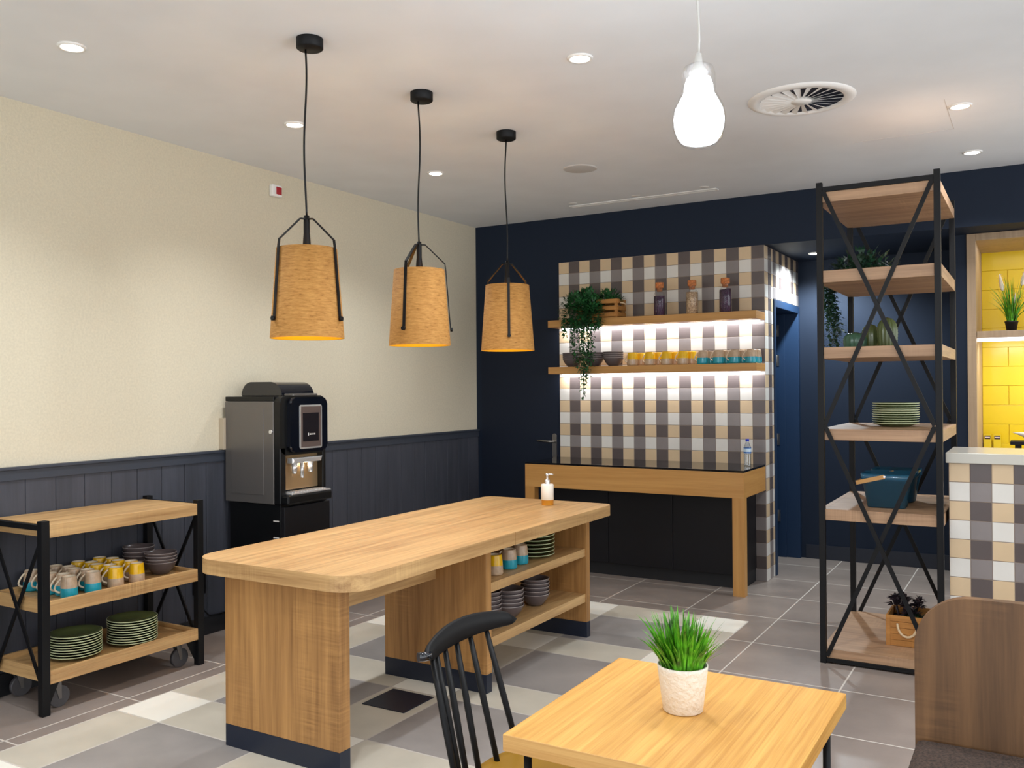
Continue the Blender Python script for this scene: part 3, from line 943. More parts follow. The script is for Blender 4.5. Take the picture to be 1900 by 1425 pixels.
# water bottle on the black counter
t = thing('water_bottle', 'small clear water bottle with blue cap on the black counter', 'bottle', (-1.88, 6.66, 0.8985))
mb = MB()
prof = [(0, 0.002), (0.024, 0.0), (0.027, 0.004)]
for k in range(5):
    prof += [(0.0275, 0.01 + k * 0.016), (0.0255, 0.018 + k * 0.016)]
prof += [(0.0275, 0.092), (0.0275, 0.13), (0.027, 0.136), (0.018, 0.162), (0.0115, 0.178), (0.0115, 0.186)]
mb.lathe(prof, 28); mb.build('plastic_body', 'bottle_plastic', t)
mb = MB(); mb.lathe([(0.0279, 0.094, 0), (0.0281, 0.095, 1), (0.0281, 0.106, 0), (0.0281, 0.128, 0), (0.0279, 0.132, 1), (0.0279, 0.138, 1)], 28); mb.build('label', ['water_label', 'label_blue'], t)
mb = MB(); mb.lathe([(0.0125, 0.184), (0.0135, 0.186), (0.0135, 0.2), (0.012, 0.203), (0, 0.203)], 20); mb.build('cap', 'cap_blue', t)

# ------------------------------------------------------------------ coffee machine
t = thing('coffee_machine', 'black and grey bean-to-cup coffee machine with touch screen on the black cabinet', 'coffee machine', (-4.14, 4.09, 0.803))
mb = MB(); mb.box(-4.385, -3.968, 3.905, 4.275, 0.815, 1.445, 0.004); mb.box(-4.385, -3.968, 3.888, 3.905, 1.43, 1.458, 0.003); mb.box(-4.385, -3.95, 3.9, 4.28, 1.445, 1.458, 0.003)
wpart(t, 'housing', mb, 'black_plastic')
mb = MB(); mb.box(-4.385, -3.968, 3.886, 3.905, 0.806, 1.429, 0.003)
mb.box(-4.33, -4.05, 3.883, 3.8862, 0.86, 1.385, 0.0015)
p = wpart(t, 'side_panel', mb, 'grey_metal')
mb = MB(); mb.cyl((-3.985, 3.886, 1.245), (-3.985, 3.876, 1.245), 0.012, 16); wpart(t, 'key_lock', mb, 'silver', p)
# front frame with rounded top corners and a cup bay
mb = MB()
mb.prism([(y, z) for y, z in rrect(3.888, 4.285, 1.10, 1.462, 0.045, 8)], -3.968, -3.915, 'X', 0.006)
mb.box(-3.968, -3.915, 3.888, 3.935, 0.806, 1.15, 0.006); mb.box(-3.968, -3.915, 4.255, 4.285, 0.806, 1.15, 0.006)
wpart(t, 'front_frame', mb, 'black_plastic')
mb = MB(); mb.prism(rrect(3.945, 4.27, 1.115, 1.452, 0.04, 8), -3.915, -3.885, 'X', 0.008); dr = wpart(t, 'front_door', mb, 'black_gloss')
mb = MB(); mb.prism(rrect(4.02, 4.215, 1.135, 1.405, 0.012, 6), -3.885, -3.8815, 'X', 0.001); sf = wpart(t, 'screen_surround', mb, 'silver', dr)
mat('copper_dark', (120, 104, 98), 0.15, metal=0.4)
mb = MB(); mb.box(-3.8815, -3.8803, 4.03, 4.205, 1.145, 1.395); wpart(t, 'screen_panel', mb, 'copper_dark', dr)
mb = MB(); mb.box(-3.8803, -3.8793, 4.045, 4.185, 1.18, 1.355)
mb.mi = 1
mb.box(-3.8793, -3.8790, 4.088, 4.096, 1.215, 1.232)
for k in range(4): mb.box(-3.8793, -3.8790, 4.103 + k * 0.013, 4.113 + k * 0.013, 1.219, 1.228)
wpart(t, 'touch_screen', mb, ['screen', 'grey_grille'], dr)
mb = MB()
mb.prism([(3.965, 1.082), (4.225, 1.082), (4.215, 1.05), (3.965, 1.05)], -3.94, -3.885, 'X', 0.008); wpart(t, 'spout_cover', mb, 'silver')
mb = MB(); mb.box(-3.962, -3.958, 3.936, 4.254, 0.885, 1.1); wpart(t, 'bay_lining', mb, 'copper_glow')
mb = MB()
mb.cyl((-3.92, 4.075, 1.05), (-3.92, 4.075, 0.955), 0.012, 14); mb.cyl((-3.92, 4.01, 1.05), (-3.92, 4.01, 0.985), 0.02, 14, 0.014); mb.cyl((-3.92, 4.15, 1.05), (-3.92, 4.15, 0.985), 0.02, 14, 0.014)
wpart(t, 'nozzle', mb, 'silver')
mb = MB()
mb.box(-3.968, -3.87, 3.94, 4.28, 0.862, 0.872, 0.002)
for k in range(12): mb.box(-3.955, -3.885, 3.955 + k * 0.026, 3.965 + k * 0.026, 0.872, 0.878, 0.001)
wpart(t, 'drip_grille', mb, 'silver')
mb = MB(); mb.box(-3.968, -3.862, 3.90, 4.285, 0.806, 0.861, 0.01); wpart(t, 'drip_tray', mb, 'black_plastic')
mb = MB()
n = 14
poly = [(-4.33, 1.458)] + [(-4.33 + 0.085 - 0.085 * math.cos(PI / 2 * k / n), 1.458 + 0.09 * math.sin(PI / 2 * k / n)) for k in range(1, n + 1)] + [(-4.08 + 0.10 * math.sin(PI / 2 * k / n), 1.458 + 0.09 * math.cos(PI / 2 * k / n)) for k in range(0, n)] + [(-3.98, 1.458)]
mb.prism(poly, 3.97, 4.25, 'Y', 0.006); wpart(t, 'bean_hopper', mb, 'black_gloss')
mb = MB(); mb.box(-3.98, -3.90, 3.985, 4.2, 1.458, 1.475, 0.006); wpart(t, 'top_lid', mb, 'grey_metal')
lamp('cup_bay_light', 'POINT', (-3.915, 4.11, 1.035), 0.18, (1.0, 0.85, 0.65), shadow_soft_size=0.01)
t = thing('machine_cabinet', 'black cabinet with vents carrying the coffee machine beside the wainscot', 'cabinet', (-4.14, 4.1, 0))
mb = MB(); mb.box(-4.37, -3.93, 3.905, 4.305, 0.03, 0.803, 0.003); wpart(t, 'body', mb, 'black_plastic')
mb = MB(); mb.box(-3.93, -3.9, 3.907, 4.303, 0.05, 0.79, 0.004); wpart(t, 'door', mb, 'black_laminate')
mb = MB()
for k in range(6): mb.box(-3.99, -3.945, 3.902, 3.906, 0.70 - k * 0.1, 0.707 - k * 0.1)
wpart(t, 'vent_slot', mb, 'grey_grille')
mb = MB(); mb.box(-4.36, -3.94, 3.92, 4.29, 0.0, 0.03); wpart(t, 'plinth', mb, 'black_base')
mb = MB(); mb.box(XL, XL + 0.045, 3.868, 3.96, 1.126, 1.325, 0.003)
o = mb.build('wall_box', 'box_beige', shift=(0, 0, 0)); tag(o, 'small beige box on the wall behind the coffee machine', 'box')
t = thing('wall_socket', 'black wall socket with hanging cable low on the wainscot behind the trolley', 'socket', (XL + 0.016, 3.685, 0.33))
mb = MB(); mb.box(0, 0.03, -0.04, 0.04, -0.07, 0.07, 0.004); mb.build('housing', 'black_plastic', t)
mb = MB(); mb.tube([(0.02, 0.0, -0.07), (0.025, 0.005, -0.15), (0.03, 0.06, -0.21), (0.03, 0.14, -0.22), (0.03, 0.20, -0.215)], 0.005, 8); mb.build('cable', 'black_plastic', t)

# ------------------------------------------------------------------ trolley
t = thing('trolley', 'three-tier wooden trolley with black metal frame and castors by the wainscot', 'trolley', (-4.17, 2.88, 0))
TX0, TX1, TY0, TY1 = -4.405, -3.945, 2.42, 3.34
PW = 0.038
posts = {}
for nx, x in (('b', TX0), ('f', TX1 - PW)):
    for ny, y in (('n', TY0), ('d', TY1 - PW)):
        mb = MB(); mb.box(x, x + PW, y, y + PW, 0, 0.90, 0.0015); wpart(t, 'post', mb, 'black_metal')
BY0, BY1 = TY0 + PW + 0.001, TY1 - PW - 0.001
mb = MB(); mb.box(TX0 + 0.004, TX1 - 0.002, BY0, BY1, 0.82, 0.882, 0.0015); wpart(t, 'top_board', mb, 'oak_y')
def tray(z0, z1):
    mb = MB(); lip = 0.016
    zi = z1 - 0.022
    mb.box(TX0 + 0.004, TX1 - 0.002, BY0, BY1, z0, zi)
    mb.box(TX1 - 0.002 - lip, TX1 - 0.002, BY0, BY1, zi, z1, 0.001); mb.box(TX0 + 0.004, TX0 + 0.004 + lip, BY0, BY1, zi, z1, 0.001)
    mb.box(TX0 + 0.02, TX1 - 0.018, BY0, BY0 + lip, zi, z1, 0.001); mb.box(TX0 + 0.02, TX1 - 0.018, BY1 - lip, BY1, zi, z1, 0.001)
    wpart(t, 'tray', mb, 'oak_y')
    return zi
ZM = tray(0.461, 0.526)
ZB = tray(0.142, 0.203)
for y in (TY0 + PW * 0.5, TY1 - PW * 0.5):
    mb = MB(); mb.box(TX0 + PW, TX1 - PW, y - 0.012, y + 0.012, 0.855, 0.88); wpart(t, 'cross_rail', mb, 'black_metal')
    xa, xb = TX0 + PW * 0.6, TX1 - PW * 0.6
    for (za, zb, p, q) in ((0.845, 0.12, xa, xb), (0.845, 0.12, xb, xa)):
        mb = MB(); yy = y - 0.004 if p < q else y + 0.004
        mb.bar((p, yy, za), (q, yy, zb), 0.02, 0.007, (0, 1, 0)); wpart(t, 'brace', mb, 'black_metal')
for (y, s) in ((TY1 - PW, -1), (TY0 + PW, 1)):
    mb = MB(); mb.prism([(y, 0.14), (y + s * 0.06, 0.14), (y, 0.02)], TX1 - PW + 0.008, TX1 - PW + 0.014, 'X'); wpart(t, 'gusset', mb, 'black_metal')
for x in (TX0 + 0.07, TX1 - 0.08):
    for y in (BY0 + 0.075, BY1 - 0.075):
        mb = MB(); mb.box(x - 0.03, x + 0.03, y - 0.03, y + 0.03, 0.136, 0.1415); mb.prism([(y - 0.022, 0.137), (y + 0.018, 0.137), (y + 0.02, 0.04), (y + 0.006, 0.04)], x - 0.017, x - 0.014, 'X'); mb.prism([(y - 0.022, 0.137), (y + 0.018, 0.137), (y + 0.02, 0.04), (y + 0.006, 0.04)], x + 0.014, x + 0.017, 'X')
        c = wpart(t, 'castor', mb, 'grey_metal')
        mb = MB(); mb.cyl((x - 0.0125, y + 0.012, 0.051), (x + 0.0125, y + 0.012, 0.051), 0.05, 28); wpart(t, 'wheel', mb, 'rubber', c) if 'rubber' in M else (mat('rubber', (70, 68, 70), 0.45), wpart(t, 'wheel', mb, 'rubber', c))
ZM += 0.0005; ZB += 0.0005
rows = [(2.985, MUG_Y, UY, 'yellow'), (2.862, MUG_Y, UY, 'yellow'), (2.735, MUG_T, UT, 'teal'), (2.61, MUG_T, UT, 'teal')]
names = ['row beside the bowls', 'second row from the bowls', 'third row from the bowls', 'row nearest the near post']
for r, (y, proto, u, col) in enumerate(rows):
    for k in range(5):
        place(proto, u, (-4.034 - 0.0772 * k, y + 0.022 * (k % 2), ZM), math.radians(228 + random.uniform(-6, 6)) if k == 0 else math.radians(265 + random.uniform(-4, 4)),
              '%s mug on the trolley, %s from the front in the %s' % (col, ORD[k], names[r]), 'mugs on the trolley').scale = (0.9, 0.9, 0.98)
stack(BOWL, UB, -4.115, 3.195, ZM, 4, 0.0165, 'the front bowl stack on the trolley', 'bowls on the trolley', 'dark bowl')
stack(BOWL, UB, -4.295, 3.19, ZM, 4, 0.0225, 'the rear bowl stack on the trolley', 'bowls on the trolley', 'dark bowl')
stack(PLATE, UP, -4.14, 2.71, ZB, 9, 0.0125, 'the near plate stack on the trolley bottom', 'green plates on the trolley', 'green plate')
stack(PLATE, UP, -4.10, 3.005, ZB, 10, 0.0125, 'the far plate stack on the trolley bottom', 'green plates on the trolley', 'green plate')

# ------------------------------------------------------------------ tall shelving unit
SX0, SX1, SY0, SY1 = -1.023, -0.414, 4.99, 5.935
t = thing('tall_shelf', 'tall black metal shelving unit with X braces and oak boards', 'shelving unit', ((SX0 + SX1) / 2, 5.46, 0))
pw = 0.031
for x in (SX0, SX1 - pw):
    for y in (SY0, SY1 - pw):
        mb = MB(); mb.box(x, x + pw, y, y + pw, 0, 2.597, 0.001); wpart(t, 'post', mb, 'black_metal')
for (z0, z1) in ((2.49, 2.545), (2.055, 2.12), (1.645, 1.705), (1.204, 1.264), (0.772, 0.832), (0.03, 0.078)):
    mb = MB(); mb.box(SX0 + pw, SX1 - pw, SY0 + 0.012, SY1 - 0.012, z0, z1, 0.0015)
    mb.box(SX0 + 0.004, SX0 + pw, SY0 + pw + 0.001, SY1 - pw - 0.001, z0, z1); mb.box(SX1 - pw, SX1 - 0.002, SY0 + pw + 0.001, SY1 - pw - 0.001, z0, z1)
    wpart(t, 'board', mb, 'shelf_oak_x')
for y in (SY0 + 0.004, SY1 - 0.012 - 0.004):
    mb = MB(); mb.box(SX0 + pw, SX1 - pw, y, y + 0.012, 2.545, 2.572, 0.001); wpart(t, 'cross_rail', mb, 'black_metal')
    mb = MB(); mb.box(SX0 + pw, SX1 - pw, y, y + 0.012, 0.008, 0.03, 0.001); wpart(t, 'cross_rail', mb, 'black_metal')
for y in (SY0, SY1):
    xa, xb = SX0 + pw + 0.005, SX1 - pw - 0.005
    for (za, zb) in ((2.55, 1.29), (1.285, 0.04)):
        for s in (0, 1):
            yy = y + (-0.004 if s else 0.004)
            mb = MB(); mb.bar((xa if s else xb, yy, za), (xb if s else xa, yy, zb), 0.022, 0.007, (0, 1, 0)); wpart(t, 'brace', mb, 'black_metal')

t = thing('hanging_ivy', 'dark green ivy trailing down the left of the tall shelf from its second board', 'plant', (-0.93, 5.72, 2.1205))
lv, st = MB(), MB()
clump(lv, (0.02, 0.0, 0.02), 0.2, 0.13, 0.17, 420, 0.045, 0.028)
for k in range(11):
    x0 = -0.14 - random.uniform(0, 0.03); y0 = -0.12 + 0.03 * k * 0.9; ze = random.uniform(-0.4, -0.2) if k % 3 else -0.42
    pts = [(x0 - 0.02 * math.sin(j / 3) + random.uniform(-.008, .008) + (0.08 if j == 0 else 0.0), y0 + random.uniform(-.01, .01), (0.05 if j == 0 else 0.02) + ze * max(0, j - 1) / 12) for j in range(14)]
    strand_leaves(lv, st, pts, 0.016, 0.036, 0.022, 5)
lv.build('leaves', 'leaf_dark', t); st.build('stems', 'leaf_dark', t)
mb = MB(); mb.lathe([(0, 0), (0.05, 0), (0.065, 0.09), (0.06, 0.09), (0, 0.08)], 24); mb.build('pot', 'pot_black', t)

def ribbed(mb, r, h, cx=0, cy=0, ribs=14, depth=0.1, nz=14, bumps=0):
    n = ribs * 4
    rings = []
    for j in range(nz + 1):
        u = j / nz
        z = h * u
        pr = r * (0.86 + 0.14 * math.sin(PI * min(1, u / 0.5) / 2) if u < 0.5 else math.sqrt(max(0, 1 - ((u - 0.5) / 0.5) ** 2.6)))
        if j == nz: pr = 0.004
        rr = []
        for i in range(n):
            a = 2 * PI * i / n
            k = 1 - depth * (0.5 - 0.5 * math.cos(ribs * a)) + (0.05 * (j % 2) if bumps else 0)
            rr.append(mb.bm.verts.new((cx + pr * k * math.cos(a), cy + pr * k * math.sin(a), z)))
        rings.append(rr)
    mb.smooth = True
    for A, B in zip(rings, rings[1:]):
        for i in range(n): mb._face([A[i], A[(i + 1) % n], B[(i + 1) % n], B[i]])
    mb._face(rings[0][::-1]); mb._face(rings[-1]); mb.smooth = False
t = thing('ceramic_cactus', 'low ceramic double cactus on the third board of the tall shelf', 'ornament', (-0.90, 5.55, 1.7055), 0, 'ceramic cacti')
mb = MB(); ribbed(mb, 0.066, 0.105, -0.02, -0.02, 14); mb.build('short_body', 'cactus_green', t)
mb = MB(); ribbed(mb, 0.05, 0.155, 0.055, 0.05, 12); mb.build('tall_body', 'cactus_olive', t)
t = thing('ceramic_cactus', 'tall ribbed ceramic cactus right of the low one on the tall shelf', 'ornament', (-0.745, 5.55, 1.7055), 0, 'ceramic cacti')
mb = MB(); ribbed(mb, 0.056, 0.185, 0, 0, 16, 0.12, 22, 1); mb.build('body', 'cactus_olive', t)
stack(PLATE, UP, -0.69, 5.44, 1.2645, 10, 0.0125, 'the plate stack on the tall shelf', 'green plates on the tall shelf', 'green plate')

def storage_box(x, y, z, label):
    t = thing('storage_box', label, 'storage box', (x, y, z), 0, 'teal storage boxes')
    mb = MB()
    w0, d0, w1, d1, h = 0.095, 0.075, 0.122, 0.10, 0.185
    def ring(w, d, zz): return [mb.bm.verts.new((px, py, zz)) for px, py in rrect(-w, w, -d, d, 0.022, 5)]
    R = [ring(w0, d0, 0.002), ring(w0 + (w1 - w0) * .85, d0 + (d1 - d0) * .85, h * 0.8), ring(w1 + 0.003, d1 + 0.003, h * 0.8), ring(w1 + 0.003, d1 + 0.003, h), ring(w1 - 0.001, d1 - 0.001, h), ring(w0 - 0.002, d0 - 0.002, 0.006)]
    mb.smooth = True
    for A, B in zip(R, R[1:]):
        for i in range(len(A)): mb._face([A[i], A[(i + 1) % len(A)], B[(i + 1) % len(A)], B[i]])
    mb.smooth = False
    mb._face(R[0][::-1]); mb._face(R[-1])
    mb.build('plastic_body', 'box_plastic', t)
    mb = MB()
    for s in (-1, 1):
        mb.bar((0.0, s * (d1 + 0.008), h - 0.012), (-0.145, s * (d1 + 0.008), h - 0.05), 0.022, 0.005, (0, 1, 0))
    mb.bar((-0.14, -d1 - 0.008, h - 0.049), (-0.14, d1 + 0.008, h - 0.049), 0.022, 0.006, (1, 0, 0))
    hd = mb.build('handle', 'honey_x', t)
    for s in (-1, 1):
        mb = MB(); mb.cyl((0, s * (d1 + 0.004), h - 0.012), (0, s * (d1 + 0.014), h - 0.012), 0.006, 12); mb.build('rivet', 'silver', hd)
storage_box(-0.71, 5.24, 0.8325, 'teal translucent storage box with wooden handle, front one on the tall shelf')
storage_box(-0.70, 5.53, 0.8325, 'teal translucent storage box behind the front one on the tall shelf')

t = thing('wooden_crate', 'small wooden crate planter with rope handle on the lowest board of the tall shelf', 'crate', (-0.615, 5.36, 0.0785))
hx, hy, hh = 0.108, 0.13, 0.165
mb = MB()
for k in range(5):
    mb.box(-hx + 0.02, hx, -hy, -hy + 0.01, k * 0.033 + 0.001, k * 0.033 + 0.0325, 0.0012)
mb.build('front_panel', 'crate_pine', t)
for s in (-1, 1):
    mb = MB(); mb.box(s * hx - 0.01 if s > 0 else -hx, hx if s > 0 else -hx + 0.01, -hy + 0.01, hy, 0, hh, 0.001); mb.build('side_panel', 'crate_pine', t)
mb = MB(); mb.box(-hx + 0.01, hx - 0.01, hy - 0.01, hy, 0, hh, 0.001); mb.build('back_panel', 'crate_pine', t)
mb = MB(); mb.box(-hx, -hx + 0.022, -hy - 0.004, -hy + 0.006, 0, hh, 0.001); mb.build('corner_batten', 'crate_pine', t)
mb = MB(); mb.tube([(-0.05, -hy - 0.004, 0.12)] + [(0.048 * -math.cos(PI * k / 10), -hy - 0.012, 0.118 - 0.062 * math.sin(PI * k / 10)) for k in range(11)] + [(0.05, -hy - 0.004, 0.12)], 0.0065, 8); mb.build('rope_handle', 'rope', t)
mb = MB(); mb.box(-hx + 0.011, hx - 0.011, -hy + 0.011, hy - 0.011, 0.001, 0.12); mb.build('soil', 'soil', t)
t = thing('succulent_plant', 'dark plum succulent growing in the rope-handled crate', 'plant', (-0.635, 5.36, 0.2))
lv = MB()
for (x, y, z, r) in ((-0.05, -0.03, 0.07, 0.05), (0.0, 0.0, 0.06, 0.05), (0.055, 0.02, 0.065, 0.045), (-0.02, 0.05, 0.085, 0.05), (0.03, -0.05, 0.03, 0.05), (-0.055, 0.0, 0.10, 0.04), (0.06, 0.05, 0.085, 0.035)):
    for k in range(34):
        d = rnd_dir(); d.z = abs(d.z) * 0.8 + 0.1
        leaf(lv, Vector((x, y, z)) + d * r * 0.3, d, Vector((0, 0, 1)), r * random.uniform(0.7, 1.1), 0.022, 0.4)
    lv.tube([(x * 0.6, y * 0.6, 0.0), (x, y, z)], 0.005, 6)
lv.build('leaves', 'leaf_plum', t)
mb = MB()
clump(mb, (0.04, -0.03, 0.015), 0.05, 0.06, 0.04, 150, 0.02, 0.012); mb.build('low_foliage', 'leaf_dark', t)

# ------------------------------------------------------------------ serving counter and niche contents
KX0, KX1, KY0, KY1, KZ = -0.412, 1.4, 5.12, 5.63, 1.145
t = thing('serving_counter', 'serving counter faced with checked tiles under a pale grey worktop', 'counter', (0.4, 5.4, 0))
mb = MB(); mb.box(KX0, KX1, KY0, KY1, KZ - 0.053, KZ, 0.003); wpart(t, 'worktop', mb, 'countertop')
mb = MB()
tiles(mb, KX0 + 0.012, KX1, KZ - 0.0535, 0.0985, 0.0985, lambda u, z, h: (u, KY0 + 0.03 - h, z), 0, 0.0)
mb.mi = 4
mb.box(KX0 + 0.012, KX1, KY0 + 0.0255, KY0 + 0.04, 0, KZ - 0.0535)
wpart(t, 'tiled_front', mb, TM)
mb = MB(); mb.box(KX0 + 0.012, KX1, KY0 + 0.041, KY1 - 0.02, 0, KZ - 0.054); wpart(t, 'body', mb, 'black_laminate')

t = thing('kitchen_worktop', 'back worktop under the yellow tiled wall behind the serving counter', 'worktop', (0.4, 7.6, 0))
mb = MB(); mb.box(NX0 + 0.06, NX1, NY + 0.1, NY + 0.712, 0.97, 1.0, 0.002); wpart(t, 'top', mb, 'countertop')
mb = MB(); mb.box(NX0 + 0.06, NX1, NY + 0.14, NY + 0.712, 0.0, 0.969); wpart(t, 'body', mb, 'black_laminate')
t = thing('niche_shelf', 'oak shelf with light strip across the yellow kitchen niche', 'shelf', (0.4, 7.4, 1.805))
mb = MB(); mb.box(NX0 + 0.06, NX1, NY + 0.02, NY + 0.55, 1.83, 1.88, 0.002); wpart(t, 'board', mb, 'frame_oak')
mb = MB(); mb.box(NX0 + 0.062, NX1, NY + 0.022, NY + 0.045, 1.805, 1.8295); wpart(t, 'led_strip', mb, 'led')
lamp('niche_led', 'AREA', (0.3, NY + 0.2, 1.80), 8, (1.0, 0.98, 0.92), rot=(math.radians(20), 0, 0), shape='RECTANGLE', size=1.2, size_y=0.05)
lamp('niche_spot', 'AREA', (0.3, NY + 0.3, 2.52), 3.5, (1.0, 0.9, 0.75), shape='RECTANGLE', size=1.2, size_y=0.1)
for i, x in enumerate((-0.335, -0.268)):
    t = thing('food_carton', '%s yellow carton against the yellow tiles, %s' % (('left', 'beside the oak frame'), ('right', 'nearer the white dish'))[i], 'carton', (x, NY + 0.66, 1.0005), 0, 'yellow cartons')
    mb = MB(); mb.box(-0.026, 0.026, -0.02, 0.02, 0, 0.108, 0.001); mb.build('carton', 'carton_yellow', t)
    mb = MB(); mb.box(-0.02, 0.02, -0.0215, -0.0205, 0.072, 0.098)
    mb.mi = 1; mb.box(-0.017, 0.017, -0.0222, -0.0214, 0.08, 0.09)
    mb.build('front_label', ['carton_dark', 'carton_pale'], t)
t = thing('serving_board', 'dark wooden board holding the white dish at right of the niche', 'board', (-0.02, NY + 0.22, 1.0))
mb = MB(); mb.box(-0.15, 0.2, -0.08, 0.12, 0.06, 0.085, 0.003); mb.build('board', 'black_laminate', t)
for x in (-0.1, 0.15):
    mb = MB(); mb.box(x - 0.02, x + 0.02, -0.06, 0.1, 0.0005, 0.06); mb.build('foot', 'black_laminate', t)
t = thing('sauce_dish', 'white ceramic dish with a spout on the dark board', 'dish', (-0.03, NY + 0.23, 1.0855))
mb = MB(); mb.lathe([(0, 0.0), (0.035, 0.0), (0.06, 0.03), (0.068, 0.06), (0.064, 0.06), (0.05, 0.03), (0, 0.01)], 32)
for v in mb.bm.verts:
    if v.co.x < -0.03 and v.co.z > 0.03: v.co.x -= 0.06 * (v.co.z / 0.06) * max(0, 1 - abs(v.co.y) / 0.04)
mb.build('body', 'ceramic_white', t)

def blades(mb, c, n, h0, h1, spread, w, r0):
    for k in range(n):
        a = random.uniform(0, 2 * PI)
        r = r0 * math.sqrt(random.random())
        h = random.uniform(h0, h1)
        lean = spread * (0.15 + random.random()) * (0.3 + 0.7 * r / r0)
        a2 = a + random.uniform(-0.4, 0.4)
        d = Vector((math.cos(a2), math.sin(a2), 0))
        base = Vector(c) + Vector((math.cos(a) * r, math.sin(a) * r, 0))
        sd = Vector((-d.y, d.x, 0))
        if random.random() < 0.5: sd = (sd + d * 0.8).normalized()
        ww = w * random.uniform(0.7, 1.2)
        prev = None
        seg = 6
        for j in range(seg + 1):
            u = j / seg
            p = base + d * lean * (u ** 1.8) + Vector((0, 0, h * (u - 0.12 * u * u * (lean / max(spread, 1e-3)))))
            k2 = ww * (1 - u) ** 0.7 * (0.75 + 0.5 * min(1, u * 4)) / 2 + 0.0003
            cur = [mb.bm.verts.new(p - sd * k2), mb.bm.verts.new(p + d * k2 * 0.4), mb.bm.verts.new(p + sd * k2)]
            if prev:
                mb._face([prev[0], prev[1], cur[1], cur[0]]); mb._face([prev[1], prev[2], cur[2], cur[1]])
            prev = cur
t = thing('flowering_plant', 'grassy pot plant with white flower spikes on the yellow niche shelf', 'plant', (-0.155, NY + 0.22, 1.8805))
mb = MB(); mb.lathe([(0, 0), (0.032, 0), (0.042, 0.065), (0.045, 0.066), (0.045, 0.075), (0.04, 0.075), (0.038, 0.066), (0, 0.064)], 24); mb.build('pot', 'pot_black', t)
mb = MB(); blades(mb, (0, 0, 0.062), 95, 0.14, 0.36, 0.17, 0.009, 0.03); mb.build('leaves', 'grass', t)
for (x, y, h) in ((-0.06, 0.0, 0.31), (0.075, 0.0, 0.34), (0.02, 0.05, 0.22)):
    mb = MB()
    mb.tube([(x * 0.2, y * 0.2, 0.06), (x * 0.6, y * 0.6, h * 0.55), (x * 0.9, y, h)], 0.0025, 6)
    f = mb.build('flower_stalk', 'grass', t)
    mb = MB(); rr = 0.014 if h > 0.25 else 0.008
    mb.tube([(x * 0.9 + (x * 0.35) * k / 8, y, h - 0.01 + 0.125 * k / 8 * (rr / 0.014)) for k in range(9)], [rr * q for q in (0.5, 1, 1.1, 1.0, 0.9, 0.75, 0.6, 0.4, 0.15)], 10)
    for k in range(40):
        q = random.random(); p = Vector((x * 0.9 + x * 0.35 * q, y, h + 0.11 * q * (rr / 0.014)))
        d = rnd_dir(); leaf(mb, p + d * rr * 0.6, d + Vector((0, 0, 0.4)), Vector((0, 0, 1)), rr * 1.2, rr * 0.6)
    mb.build('flower_spike', 'stem_white', f)

# ------------------------------------------------------------------ foreground table, plant, chair, bench
t = thing('dining_table', 'square light oak dining table in the foreground carrying the grass plant', 'table', (-0.705, 1.965, 0))
mb = MB(); mb.box(-1.004, -0.406, 1.648, 2.276, 0.713, 0.75, 0.002); wpart(t, 'tabletop', mb, 'table_oak')
for x in (-0.965, -0.445):
    for y in (1.69, 2.235):
        mb = MB(); mb.cyl((x, y, 0), (x, y, 0.7125), 0.009, 14); wpart(t, 'leg', mb, 'black_metal')
mb = MB()
for y in (1.69, 2.235): mb.box(-0.95, -0.46, y - 0.012, y + 0.012, 0.7, 0.7125)
for x in (-0.965, -0.445): mb.box(x - 0.012, x + 0.012, 1.705, 2.22, 0.7, 0.7125)
wpart(t, 'under_frame', mb, 'black_metal')

t = thing('grass_plant', 'bushy green artificial grass in a textured white pot on the dining table', 'plant', (-0.713, 1.975, 0.7505))
mb = MB(); mb.lathe([(0, 0.0), (0.042, 0.0), (0.046, 0.003), (0.0575, 0.098), (0.0585, 0.106), (0.0555, 0.107), (0.054, 0.1), (0.052, 0.088), (0, 0.086)], 48); mb.build('pot', 'pot_white', t)
mb = MB(); blades(mb, (0, 0, 0.086), 250, 0.06, 0.15, 0.062, 0.0105, 0.045); mb.build('grass_blades', 'grass', t)

t = thing('spindle_chair', 'black spindle-back chair with ochre seat pulled up to the dining table', 'chair', (-1.13, 2.07, 0))
cyy = 2.07
mb = MB()
poly = []
for k in range(40):
    a = 2 * PI * k / 40
    poly.append((-1.165 + 0.175 * math.copysign(abs(math.cos(a)) ** 0.75, math.cos(a)), cyy + 0.215 * math.copysign(abs(math.sin(a)) ** 0.75, math.sin(a))))
mb.prism(poly, 0.425, 0.455, 'Z', 0.01); wpart(t, 'seat', mb, 'seat_ochre')
for sx in (-1, 1):
    for sy in (-1, 1):
        mb = MB(); mb.tube([(-1.165 + sx * 0.105, cyy + sy * 0.14, 0.424), (-1.165 + sx * 0.15, cyy + sy * 0.19, 0.0)], [0.016, 0.011], 14); wpart(t, 'leg', mb, 'black_metal')
for sy in (-1, 1):
    mb = MB(); mb.cyl((-1.29, cyy + sy * 0.166, 0.2), (-1.04, cyy + sy * 0.166, 0.2), 0.009, 10); wpart(t, 'stretcher', mb, 'black_metal')
def crest_x(y):
    u = (y - 2.145) / 0.22
    return -1.432 + 0.035 * u * u
tops = [(1.945, 0.775), (1.975, 0.775), (2.032, 0.777), (2.10, 0.778), (2.172, 0.778), (2.25, 0.775)]
bots = [1.895, 1.925, 1.965, 2.035, 2.125, 2.215]
for (y, z), yb in zip(tops, bots):
    u = (yb - cyy) / 0.18
    mb = MB(); mb.tube([(crest_x(y), y, z), ((crest_x(y) + -1.315 + 0.03 * u * u) / 2, (y + yb) / 2, (z + 0.45) / 2), (-1.315 + 0.03 * u * u, yb, 0.452)], [0.0075, 0.0095, 0.008], 12); wpart(t, 'spindle', mb, 'black_metal')
mb = MB()
n = 64
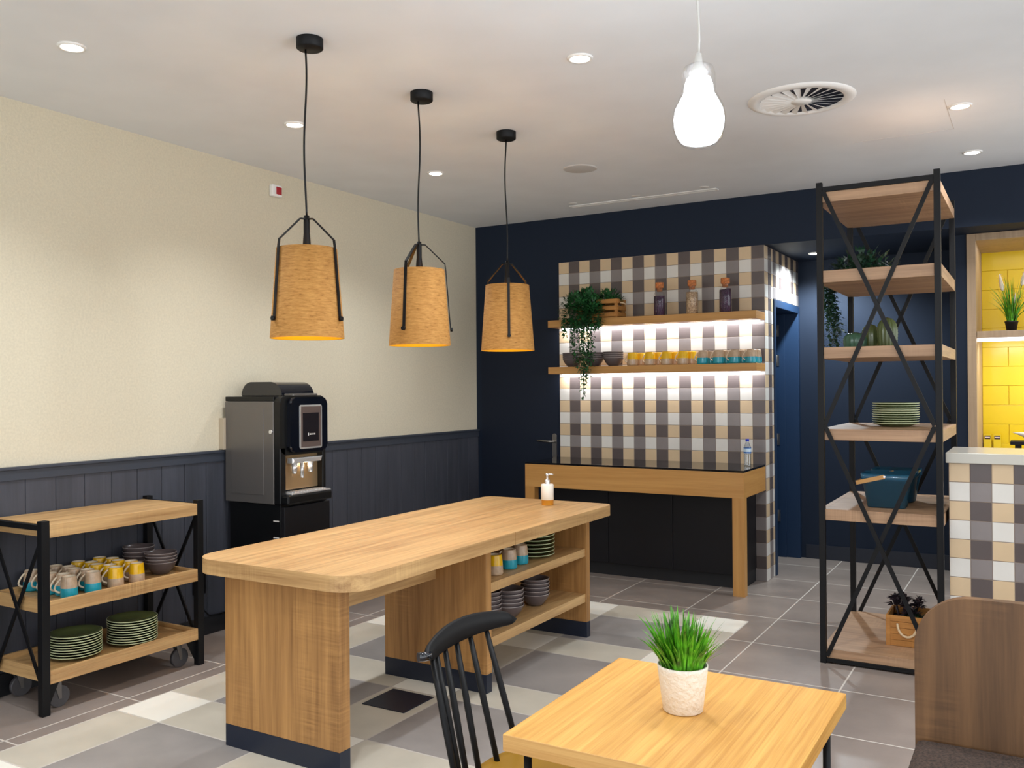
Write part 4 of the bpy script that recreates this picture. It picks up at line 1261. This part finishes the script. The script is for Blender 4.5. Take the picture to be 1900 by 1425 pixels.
rings = []
for k in range(n + 1):
    u = -1 + 2 * k / n
    y = 2.145 + 0.225 * u
    e = max(0.0, 1 - abs(u) ** 2.6)
    zl = 0.770 + 0.004 * (1 - u * u)
    zt = zl + 0.036 + 0.026 * (1 - u * u)
    tt = max(0, (abs(u) - 0.88) / 0.12)
    zm_, hf = (zl + zt) / 2, (zt - zl) / 2 * math.sqrt(max(0.04, 1 - tt * tt))
    zl, zt = zm_ - hf, zm_ + hf
    x = crest_x(y)
    th = 0.0075 + 0.003 * (1 - abs(u))
    lean = -0.012
    rings.append([mb.bm.verts.new(p) for p in ((x - th, y, zl + 0.004), (x, y, zl), (x + th, y, zl + 0.004), (x + th * 0.8 + lean, y, zt - 0.004), (x + lean, y, zt), (x - th * 0.8 + lean, y, zt - 0.004))])
mb.smooth = True
for A, B in zip(rings, rings[1:]):
    for i in range(6): mb._face([A[i], A[(i + 1) % 6], B[(i + 1) % 6], B[i]])
mb.smooth = False
mb._face(rings[0]); mb._face(rings[-1][::-1])
cr = wpart(t, 'crest_rail', mb, 'black_metal')
mb = MB(); mb.cyl((crest_x(1.93) - 0.004, 1.935, 0.786), (crest_x(1.93) - 0.022, 1.905, 0.786), 0.0125, 16); wpart(t, 'rail_end', mb, 'black_gloss', cr)

t = thing('bench_seat', 'oak-backed bench with rounded corner and brown woven cushion in the right foreground', 'bench', (0.25, 2.65, 0))
mb = MB()
r = 0.155
poly = [(0.85, 0.0), (0.85, 0.877)] + [(-0.322 + r - r * math.sin(PI / 2 * k / 14), 0.877 - r + r * math.cos(PI / 2 * k / 14)) for k in range(15)] + [(-0.322, 0.0)]
mb.prism(poly, 2.893, 2.928, 'Y', 0.002); wpart(t, 'back_panel', mb, 'bench_oak')
mb = MB(); mb.box(-0.318, 0.85, 2.34, 2.892, 0.37, 0.452, 0.02); wpart(t, 'cushion', mb, 'fabric_brown')
mb = MB(); mb.box(-0.31, 0.85, 2.38, 2.892, 0.0, 0.369, 0.002); wpart(t, 'base', mb, 'bench_oak')
